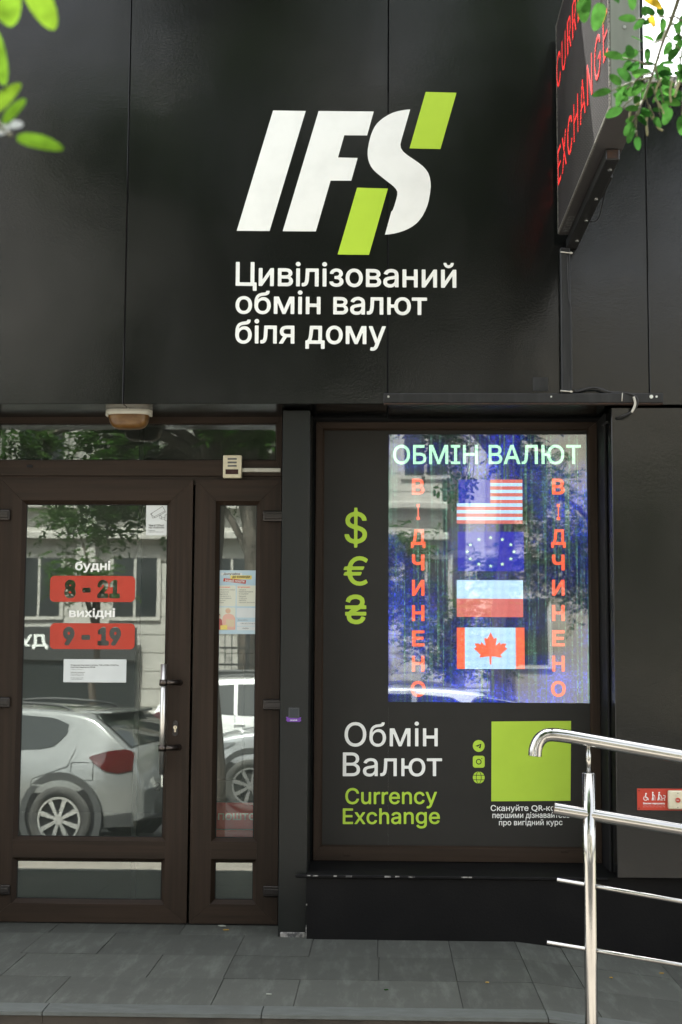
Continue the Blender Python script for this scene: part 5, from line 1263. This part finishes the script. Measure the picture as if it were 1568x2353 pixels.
# right hanging branch, 2.9 m from the lens
yb = -3.85
def Q(px, py, dy=0.0): return P(px, py, yb + dy)
m1_ = [Q(1585, -320, .0), Q(1570, -60, 0), Q(1545, 40), Q(1524, 95), Q(1500, 170), Q(1478, 232)]
link = [(.98, -6.0, 4.2), (1.05, -5.2, 3.9), (1.0, -4.4, 3.45), Q(1585, -320)]
m2_ = [Q(1600, -250, .1), Q(1580, 60, .1), Q(1566, 130, .1), Q(1556, 190, .12)]
m3_ = [Q(1500, 168), Q(1470, 178, -.01), Q(1440, 205, -.02)]
stems = [(link, .016, .006), (m1_, .006, .002), (m2_, .004, .0015), (m3_, .002, .0012), ([Q(1478, 230), Q(1466, 262), Q(1462, 300)], .0015, .0008), ([Q(1482, 215), Q(1492, 250), Q(1498, 276)], .0013, .0008), ([Q(1500, 200), Q(1512, 240), Q(1518, 268)], .0013, .0008)]
fd = (0, -1, .25)
sp_ = []
def SP(px, py, dx, dz, pairs, ll, dy=0.0, up=fd, ddy=0.0): sp_.append((Q(px, py, dy), (dx, ddy, dz), pairs, ll, up))
SP(1496, 178, -1, -.18, 3, .042); SP(1492, 150, -.8, .35, 2, .040, -.02); SP(1476, 232, -.35, -1, 2, .034); SP(1480, 205, -.9, -.65, 2, .038, .02)
SP(1505, 150, .25, -1, 3, .036, .02); SP(1526, 90, -.8, -.3, 2, .038, .02); SP(1530, 80, .6, -.6, 2, .036, .03); SP(1546, 40, -.9, .1, 3, .038, .0); SP(1548, 36, .6, -.35, 2, .036, .02)
SP(1562, 130, -.5, -1, 2, .034, .1); SP(1566, 120, .5, -.9, 2, .036, .1); SP(1556, 188, -.3, -1, 2, .036, .12); SP(1574, 20, -.7, -.8, 2, .036, .05); SP(1572, 195, -.1, -1, 2, .040, .05)
SP(1470, 250, -.6, -1, 1, .030); SP(1490, 240, .5, -1, 1, .028); SP(1515, 130, -.4, -1, 2, .036, .03); SP(1572, -30, -1, .1, 3, .04, 0); SP(1462, 300, .1, -1, 0, .026)
SP(1555, 75, .5, -.5, 2, .036, .04); SP(1395, -52, -.25, -1, 1, .048, -.25); SP(1350, -45, -.2, -1, 0, .055, -.25); SP(1452, -35, .0, -1, 0, .035, -.1)
stems.append(([Q(1585, -300), Q(1480, -170, -.15), Q(1395, -70, -.25), Q(1350, -48, -.25)], .003, .0014))
hang = sprig(T2, 'hanging_branch', stems, sp_, .04)
P_, D_, U_, Ls = [], [], [], []
for px, py, dx, dz, ll in ((1478, -8, .75, -.42, .046), (1495, 36, .3, -.9, .026)):
    P_.append(Q(px, py, -.02)); D_.append((dx, 0, dz)); U_.append(fd); Ls.append(ll)
Ls = np.array(Ls); yl = leafset(P_, D_, U_, Ls, Ls * .5, 'yellow_leaves', 'leafy', None, 14, .2); yl.parent = hang; yl.data.transform(Matrix.Translation(-wloc(hang)))
mb = MB()                                          # seed pods and dry stalks under the sprig
for a, b, c in (((1498, 262), (1512, 292), (1524, 300)), ((1505, 225), (1518, 245), (1526, 262)), ((1545, 185), (1540, 210), (1542, 236)), ((1520, 180), (1510, 200), (1506, 214)), ((1488, 262), (1486, 285), (1488, 312)), ((1472, 235), (1452, 250), (1446, 275)), ((1562, 186), (1556, 205), (1550, 224))):
    mb.tube(sm([Q(*a, .01), Q(*b, .01), Q(*c, .01)], 4), [.0022] * 8 + [.0012], 'pod', 6)
mb.build('seed_stalks', T2)
# left branch close to the lens, out of focus
yb = -5.33
m4 = [Q(-420, -260, -.1), Q(-200, 40), Q(-60, 220), Q(0, 290), Q(28, 312)]
m5 = [Q(-420, -260, -.1), Q(-140, -120), Q(0, -70), Q(60, -60), Q(110, -40)]
ln2 = [(-1.6, -6.0, 3.6), (-1.3, -5.8, 3.0), Q(-420, -260, -.1)]
stems = [(ln2, .014, .006), (m4, .004, .0014), (m5, .003, .0012)]
sp_ = []
br2 = sprig(T1, 'hanging_branch', stems, [], .04)
P_, D_, U_, Ls = [], [], [], []
def near(px0, py0, px1, py1, wid, up=(0, -1, .3)):
    a, b = Q(px0, py0), Q(px1, py1); P_.append(a); D_.append(b - a); U_.append(up); Ls.append((b - a).length); Ws.append(wid)
Ws = []
near(5, -55, 24, 56, .032); near(68, -40, 124, 62, .026); near(-25, 60, 8, 190, .020); near(-20, 262, 44, 186, .018); near(8, 285, 56, 222, .013); near(38, 316, 145, 336, .017); near(-80, 150, -10, 120, .02)
nl = leafset(P_, D_, U_, np.array(Ls), np.array(Ws), 'leaves', 'leaf_lit', None, 16, .2); nl.parent = br2; nl.data.transform(Matrix.Translation(-wloc(br2)))
c_ = Q(22, 290); bl_ = leafset([c_, c_], [(1, 0, .2), (-.6, 0, -.4)], [(0, -1, .2)] * 2, .014, .010, 'blossom', 'paper', None, 10, .3); bl_.parent = br2; bl_.data.transform(Matrix.Translation(-wloc(br2)))

# ------------------------------------------------------------------ across the street (seen in the glass)
for lab, x, y, r, h, cl, n in (('bushy tree over the far pavement in front of the shop sign', -9.0, -18.4, .16, 3.0, scat(-10.6, -7.3, -19, -17.6, 1.6, 5.6, .95, 12), 2200),
                      ('tall dark tree over the far pavement near the middle of the pale house', -2.4, -18.4, .2, 4.2, scat(-4.4, -.2, -19.2, -17.2, 3.6, 8.6, 1.05, 14), 2800),
                      ('broad tree over the far pavement before the right half of the pale house', 4.0, -18.4, .2, 4.4, scat(2.6, 7.2, -19.2, -17.4, 1.2, 4.4, .9, 12), 2600),
                      ('low bushy tree with dense dark leaves behind the parked cars across the street', 1.1, -18.2, .1, 1.6, scat(-.7, 2.0, -18.8, -17.6, .6, 3.1, .7, 9), 1500),
                      ('slender tree with low leaves by the drainpipe of the pale house', -5.3, -19.2, .08, 2.2, scat(-5.9, -4.8, -19.5, -18.8, 2.2, 3.9, .5, 5), 450)):
    tree(lab, x, y, ZROAD + .14, r, h, cl, n, .075)
ob = thing('stone_house', 'pale stone house across the street with pilasters, cornices and a dark shop band', 'building', (0, -24, ZROAD))
mb = MB(); mb.box(-26, 1.2, -30, -23.2, ZROAD, 13.5, 'stone')
for k in range(14):
    x = -25 + 2.05 * k; mb.box(x, x + .42, -23.198, -23.02, ZROAD + .6, 12.6, 'stone', .02)
for z, d in ((ZROAD + .5, .2), (3.6, .26), (4.25, .2), (7.6, .3), (12.7, .5)): mb.box(-26, 1.3, -23.199, -23.2 + d + .02, z, z + .16, 'stone', .02)
for k in range(34): mb.box(-26, 1.2, -23.199, -23.185, ZROAD + .75 + k * .38, ZROAD + .75 + k * .38 + .36, 'stone')
mb.build('wall', ob)
for k in range(13):
    for z0, z1 in ((1.9, 3.3), (4.9, 7.1), (8.5, 11.2)):
        x = -24.3 + 2.05 * k
        mb = MB(); mb.box(x, x + 1.1, -23.184, -23.14, z0, z1, 'stone'); mb.box(x + .09, x + .52, -23.139, -23.13, z0 + .09, z1 - .09, 'darkwin'); mb.box(x + .58, x + 1.01, -23.139, -23.13, z0 + .09, z1 - .09, 'darkwin')
        mb.build('window', ob)
mb = MB(); mb.box(-13, -5.2, -23.0, -22.9, 1.05, 1.75, 'shopband', .01)
fit(mb, 'ДУК', 'white', (-7.05, -22.895, 1.28), (-7.95, -22.895, 1.28), (-7.05, -22.895, 1.58), (0, 1, 0), .01, .03); mb.build('shop_band', ob)
mb = MB(); mb.box(-13, -5.2, -23.02, -22.95, ZROAD + .14, 1.04, 'darkwin'); mb.build('shop_window', ob)
ob2 = thing('yellow_house', 'yellow plastered house across the street behind the iron fence', 'building', (6, -26, ZROAD))
mb = MB(); mb.box(1.4, 26, -34, -26, ZROAD, 9.5, 'stone2'); mb.box(1.3, 26, -25.999, -25.7, 9.3, 9.6, 'stone', .02)
for z in (3.4, 6.6): mb.box(1.4, 26, -25.999, -25.85, z, z + .18, 'stone', .02)
mb.build('wall', ob2)
for k in range(10):
    for z0 in (.9, 4.2, 7.2):
        x = 2.6 + 2.3 * k
        mb = MB(); mb.box(x, x + 1.2, -25.998, -25.93, z0, z0 + 1.7, 'stone'); mb.box(x + .1, x + 1.1, -25.929, -25.92, z0 + .1, z0 + 1.6, 'darkwin'); mb.build('window', ob2)
fe = thing('iron_fence', 'black iron fence on a low dark wall across the street', 'fence', (-3.2, -17.4, ZROAD))
mb = MB(); mb.box(-3.5, -1.2, -17.5, -17.3, ZROAD, .95, 'shopband', .02); mb.build('low_wall', fe)
mb = MB()
for z in (1.02, 1.3, 1.72): mb.box(-3.5, -1.2, -17.42, -17.38, z, z + .035, 'fence')
for k in range(19): mb.box(-3.45 + .12 * k, -3.435 + .12 * k, -17.41, -17.39, .95, 1.72, 'fence')
mb.build('railing', fe)
for k in range(3): 
    mb = MB(); mb.box(-3.45 + 1.1 * k, -3.39 + 1.1 * k, -17.44, -17.36, .951, 1.8, 'fence'); mb.build('post', fe)

# ------------------------------------------------------------------ parked cars (seen in the glass, but for the last)
def lerp(tab, u): return float(np.interp(u, [p[0] for p in tab], [p[1] for p in tab]))
def car(label, paint, cx, cy, rz, W_=1.75, sc=1.0, H=1.0):
    root = thing('parked_car', label, 'car', (cx, cy, ZROAD), 'parked cars', rz)
    TOPS = [(-2.06, .55), (-2.05, .78), (-2.0, .96), (-1.93, 1.06), (-1.84, 1.16), (-1.68, 1.32), (-1.55, 1.415), (-1.42, 1.45), (-1.1, 1.485), (-.4, 1.51), (.1, 1.475), (.42, 1.39), (.75, 1.20), (1.08, 1.01), (1.2, .965), (1.5, .925), (1.8, .85), (1.98, .74), (2.06, .60), (2.08, .45)]
    us = np.concatenate([np.linspace(-2.06, -1.3, 22), np.linspace(-1.25, 1.0, 22), np.linspace(1.05, 2.08, 22)])
    ker = np.array([1, 2, 3, 2, 1]) / 9
    tv = np.array([lerp(TOPS, u) for u in us]); tv = np.convolve(np.pad(tv, 2, mode='edge'), ker, 'valid') * H
    top = lambda u: float(np.interp(u, us, tv))
    def bot(u): return .24 + .10 * max(0, (abs(u) - 1.6) / .46) ** 2
    def plan(u): return 1 - .30 * max(0, (abs(u) - 1.25) / .83) ** 3.2
    def hw(u, z):
        if z < .62: f = .95 + .05 * (z - .24) / .38
        elif z < .93 * H: f = 1.0 - .03 * (z - .62) / .31
        else: f = .97 - .42 * (z - .93 * H)
        if .60 < z < .66: f += .006
        return W_ / 2 * plan(u) * f
    rows = []
    for u in us:
        t, b = top(u), bot(u); sec = []
        zs = [b + (t - .05 - b) * k / 13 for k in range(14)]
        for z in zs: sec.append((u, hw(u, z), z))
        e = hw(u, t - .05)
        for q, d in ((.985, .028), (.95, .012), (.88, .003), (.7, .0), (.45, -.012), (0.0, -.02)): sec.append((u, e * q, t - d))
        rows.append(sec)
    mb = MB()
    for s in (1, -1): mb.grid([[(x, y * s, z) for x, y, z in r] for r in rows], paint)
    for r in (rows[0], rows[-1]): mb.face([(x, y, z) for x, y, z in r] + [(x, -y, z) for x, y, z in r[::-1][1:]], paint)
    bmesh.ops.remove_doubles(mb.bm, verts=mb.bm.verts, dist=.0005); bmesh.ops.recalc_face_normals(mb.bm, faces=mb.bm.faces)
    mb.build('body', root, local=True)
    BL = lambda z: .94 + (z - .94) * ((1.51 * H - .94) / .57)
    def sidepatch(name, u0, u1, lo, hi, m, off, n=10, k=6, s=1):
        mb = MB(); rr = []
        for i_ in range(n + 1):
            u = u0 + (u1 - u0) * i_ / n; a, b = lo(u), hi(u)
            rr.append([(u, s * (hw(u, a + (b - a) * j / k) + off), a + (b - a) * j / k) for j in range(k + 1)])
        mb.grid(rr, m); mb.build(name, root, local=True)
    L_ = lambda *t: (lambda u: lerp(t, u))
    for s in (1, -1):
        sidepatch('side_window', -1.30, -.72, L_((-1.30, BL(1.18)), (-1.2, BL(1.02)), (-1.05, .97), (-.7, .95)), L_((-1.30, BL(1.30)), (-1.15, BL(1.375)), (-.7, BL(1.415))), 'carglass', .006, s=s)
        sidepatch('side_window', -.66, .02, L_((-.66, .95), (.02, .94)), L_((-.66, BL(1.415)), (-.3, BL(1.42)), (.02, BL(1.40))), 'carglass', .006, s=s)
        sidepatch('side_window', .08, .78, L_((.08, .94), (.78, .94)), L_((.08, BL(1.385)), (.3, BL(1.31)), (.78, BL(.98))), 'carglass', .006, s=s)
        sidepatch('taillight', -1.97, -1.57, L_((-1.97, .79), (-1.85, .765), (-1.72, .79), (-1.57, .90)), L_((-1.97, .95), (-1.9, .985), (-1.75, .97), (-1.57, .915)), 'taillight', .010, s=s)
        sidepatch('headlight', 1.45, 2.02, L_((1.45, .82), (1.75, .68), (2.02, .62)), L_((1.45, .84), (1.75, .82), (2.02, .70)), 'headlight', .010, s=s)
        sidepatch('sill_cladding', -1.98, 1.98, L_((-2, .26), (2, .26)), L_((-2, .40), (-1.7, .36), (1.7, .36), (2, .40)), 'cladding', .012, 30, 3, s=s)
        for wu in (-1.30, 1.26):
            h0 = hw(wu, .5) * s
            mb = MB(); mb.disc((wu, h0 - .02 * s, .345), .425, (0, s, 0), 'cladding', .036, 36, .36); mb.disc((wu, h0 - .02 * s, .345), .365, (0, s, 0), 'gasket', .028, 36); mb.build('wheel_arch', root, local=True)
            mb = MB(); y0 = h0 - .012 * s
            prof = [(.215, .02), (.235, .040), (.27, .048), (.30, .044), (.318, .028), (.318, -.12)]
            ag = np.linspace(0, 2 * math.pi, 41)
            mb.grid([[(wu + r_ * math.cos(t), y0 + d_ * s, .318 + r_ * math.sin(t)) for t in ag] for r_, d_ in prof], 'tyre')
            wh = mb.build('wheel', root, local=True)
            mb = MB(); mb.disc((wu, y0 + .012 * s, .318), .218, (0, s, 0), 'gasket', .002, 36); mb.disc((wu, y0 + .016 * s, .318), .220, (0, s, 0), 'rim', .024, 40, .200); mb.disc((wu, y0 + .016 * s, .318), .045, (0, s, 0), 'rim', .024, 20)
            for k in range(8):
                a = 2 * math.pi * k / 8 + .3
                ca, sa = math.cos(a), math.sin(a)
                pts = [(wu + r_ * ca - w2 * sa, y0 + .018 * s, .318 + r_ * sa + w2 * ca) for r_, w2 in ((.03, -.014), (.205, -.024), (.205, .024), (.03, .014))]
                mb.prism(pts, 'rim', (0, .016 * s, 0))
            rm = mb.build('rim', None); rm.parent = wh
        mb = MB(); mb.tube(sm([(-1.28, s * hw(-1.28, 1.3) * .84, top(-1.28) - .012), (-1.1, s * hw(-1.1, 1.35) * .83, top(-1.1) + .035), (-.5, s * hw(-.5, 1.4) * .83, top(-.5) + .04), (.0, s * hw(0, 1.36) * .83, top(0) + .03), (.15, s * hw(.15, 1.3) * .84, top(.15) - .012)], 5), .014, 'cladding', 8); mb.build('roof_rail', root, local=True)
        for u in (-.62, .16): mb = MB(); h0 = hw(u, .80); mb.box(u - .09, u + .09, s * (h0 - .004), s * (h0 + .022), .80, .825, paint, .006, 2); mb.build('door_handle', root, local=True)
        mb = MB()
        for pts in ([(-.69, .36), (-.70, .95)], [(-1.42, .98), (-1.36, .82), (-1.0, .70), (-.98, .38)], [(.05, .36), (.05, .94)], [(.92, .36), (.9, .94)], [(-1.62, .70), (-1.40, .70), (-1.40, .86), (-1.62, .86), (-1.62, .70)]):
            for p, q in zip(pts, pts[1:]):
                n_ = 6
                for k in range(n_):
                    A = [p[0] + (q[0] - p[0]) * k / n_, p[1] + (q[1] - p[1]) * k / n_]; B = [p[0] + (q[0] - p[0]) * (k + 1) / n_, p[1] + (q[1] - p[1]) * (k + 1) / n_]
                    d = Vector((B[0] - A[0], B[1] - A[1])).normalized() * .003; n2 = (-d.y, d.x)
                    mb.face([(A[0] - n2[0], s * (hw(*A) + .003), A[1] - n2[1]), (B[0] - n2[0], s * (hw(*B) + .003), B[1] - n2[1]), (B[0] + n2[0], s * (hw(*B) + .003), B[1] + n2[1]), (A[0] + n2[0], s * (hw(*A) + .003), A[1] + n2[1])], 'gasket')
        mb.build('panel_gap', root, local=True)
        mb = MB(); mb.box(.70, .86, s * (hw(.75, .98) - .01), s * (hw(.75, .98) + .15), .93, 1.05, paint, .03, 3); mb.build('mirror', root, local=True)
    def toppatch(name, u0, u1, v0, v1, m, off, n=12):
        mb = MB(); rr = []
        for i_ in range(n + 1):
            u = u0 + (u1 - u0) * i_ / n; e = hw(u, top(u) - .05)
            vv = v0 + (v1 - v0) * i_ / n
            rr.append([(u - .3 * off if u < 0 else u + .3 * off, e * vv * j / 6, top(u) + off + .018 * (1 - (abs(j) / 6) ** 2)) for j in range(-6, 7)])
        mb.grid(rr, m); mb.build(name, root, local=True)
    toppatch('rear_window', -1.90, -1.54, .86, .92, 'carglass', .012); toppatch('windscreen', .36, 1.06, .86, .94, 'carglass', .010)
    mb = MB(); mb.box(-1.66, -1.30, -.52, .52, top(-1.45) - .005, top(-1.42) + .018, paint, .012, 2); mb.build('spoiler', root, local=True)
    for u, nm in ((-2.075, 'rear_bumper'), (2.075, 'front_bumper')):
        mb = MB(); rr = []
        sgn = math.copysign(1, u)
        for z in (.30, .36, .46, .56): rr.append([(sgn * (abs(u) + .02 - .09 * (j / 8) ** 2 * 1.4 - (.02 if z in (.30, .56) else 0)), plan(abs(u) - .1) * W_ / 2 * .96 * j / 8, z) for j in range(-8, 9)])
        mb.grid(rr, 'cladding' if u < 0 else paint); mb.build(nm, root, local=True)
    mb = MB(); mb.box(-2.12, -2.08, -.26, .26, .60, .71, 'plate', .004); mb.build('number_plate', root, local=True)
    mb = MB(); mb.box(2.06, 2.095, -.45, .45, .52, .66, 'gasket', .01); mb.build('grille', root, local=True)
    return root
car('silver hatchback with a dark lower cladding parked closest to the shop door', 'silver', -4.16, -8.0, math.pi + R(13), H=.905)
car('grey white car parked in the middle of the street seen below the lit screen', 'greycar', -.35, -11.3, math.pi, 1.8)
car('white car parked on the far side of the street before the iron fence', 'whitecar', -1.6, -15.9, 0.0, 1.78)
car('dark grey hatchback added at the near kerb, out of view, to darken the right wall', 'darkcar', 4.75, -8.0, math.pi, 1.78)  # added so that the lower right wall reflects something dark
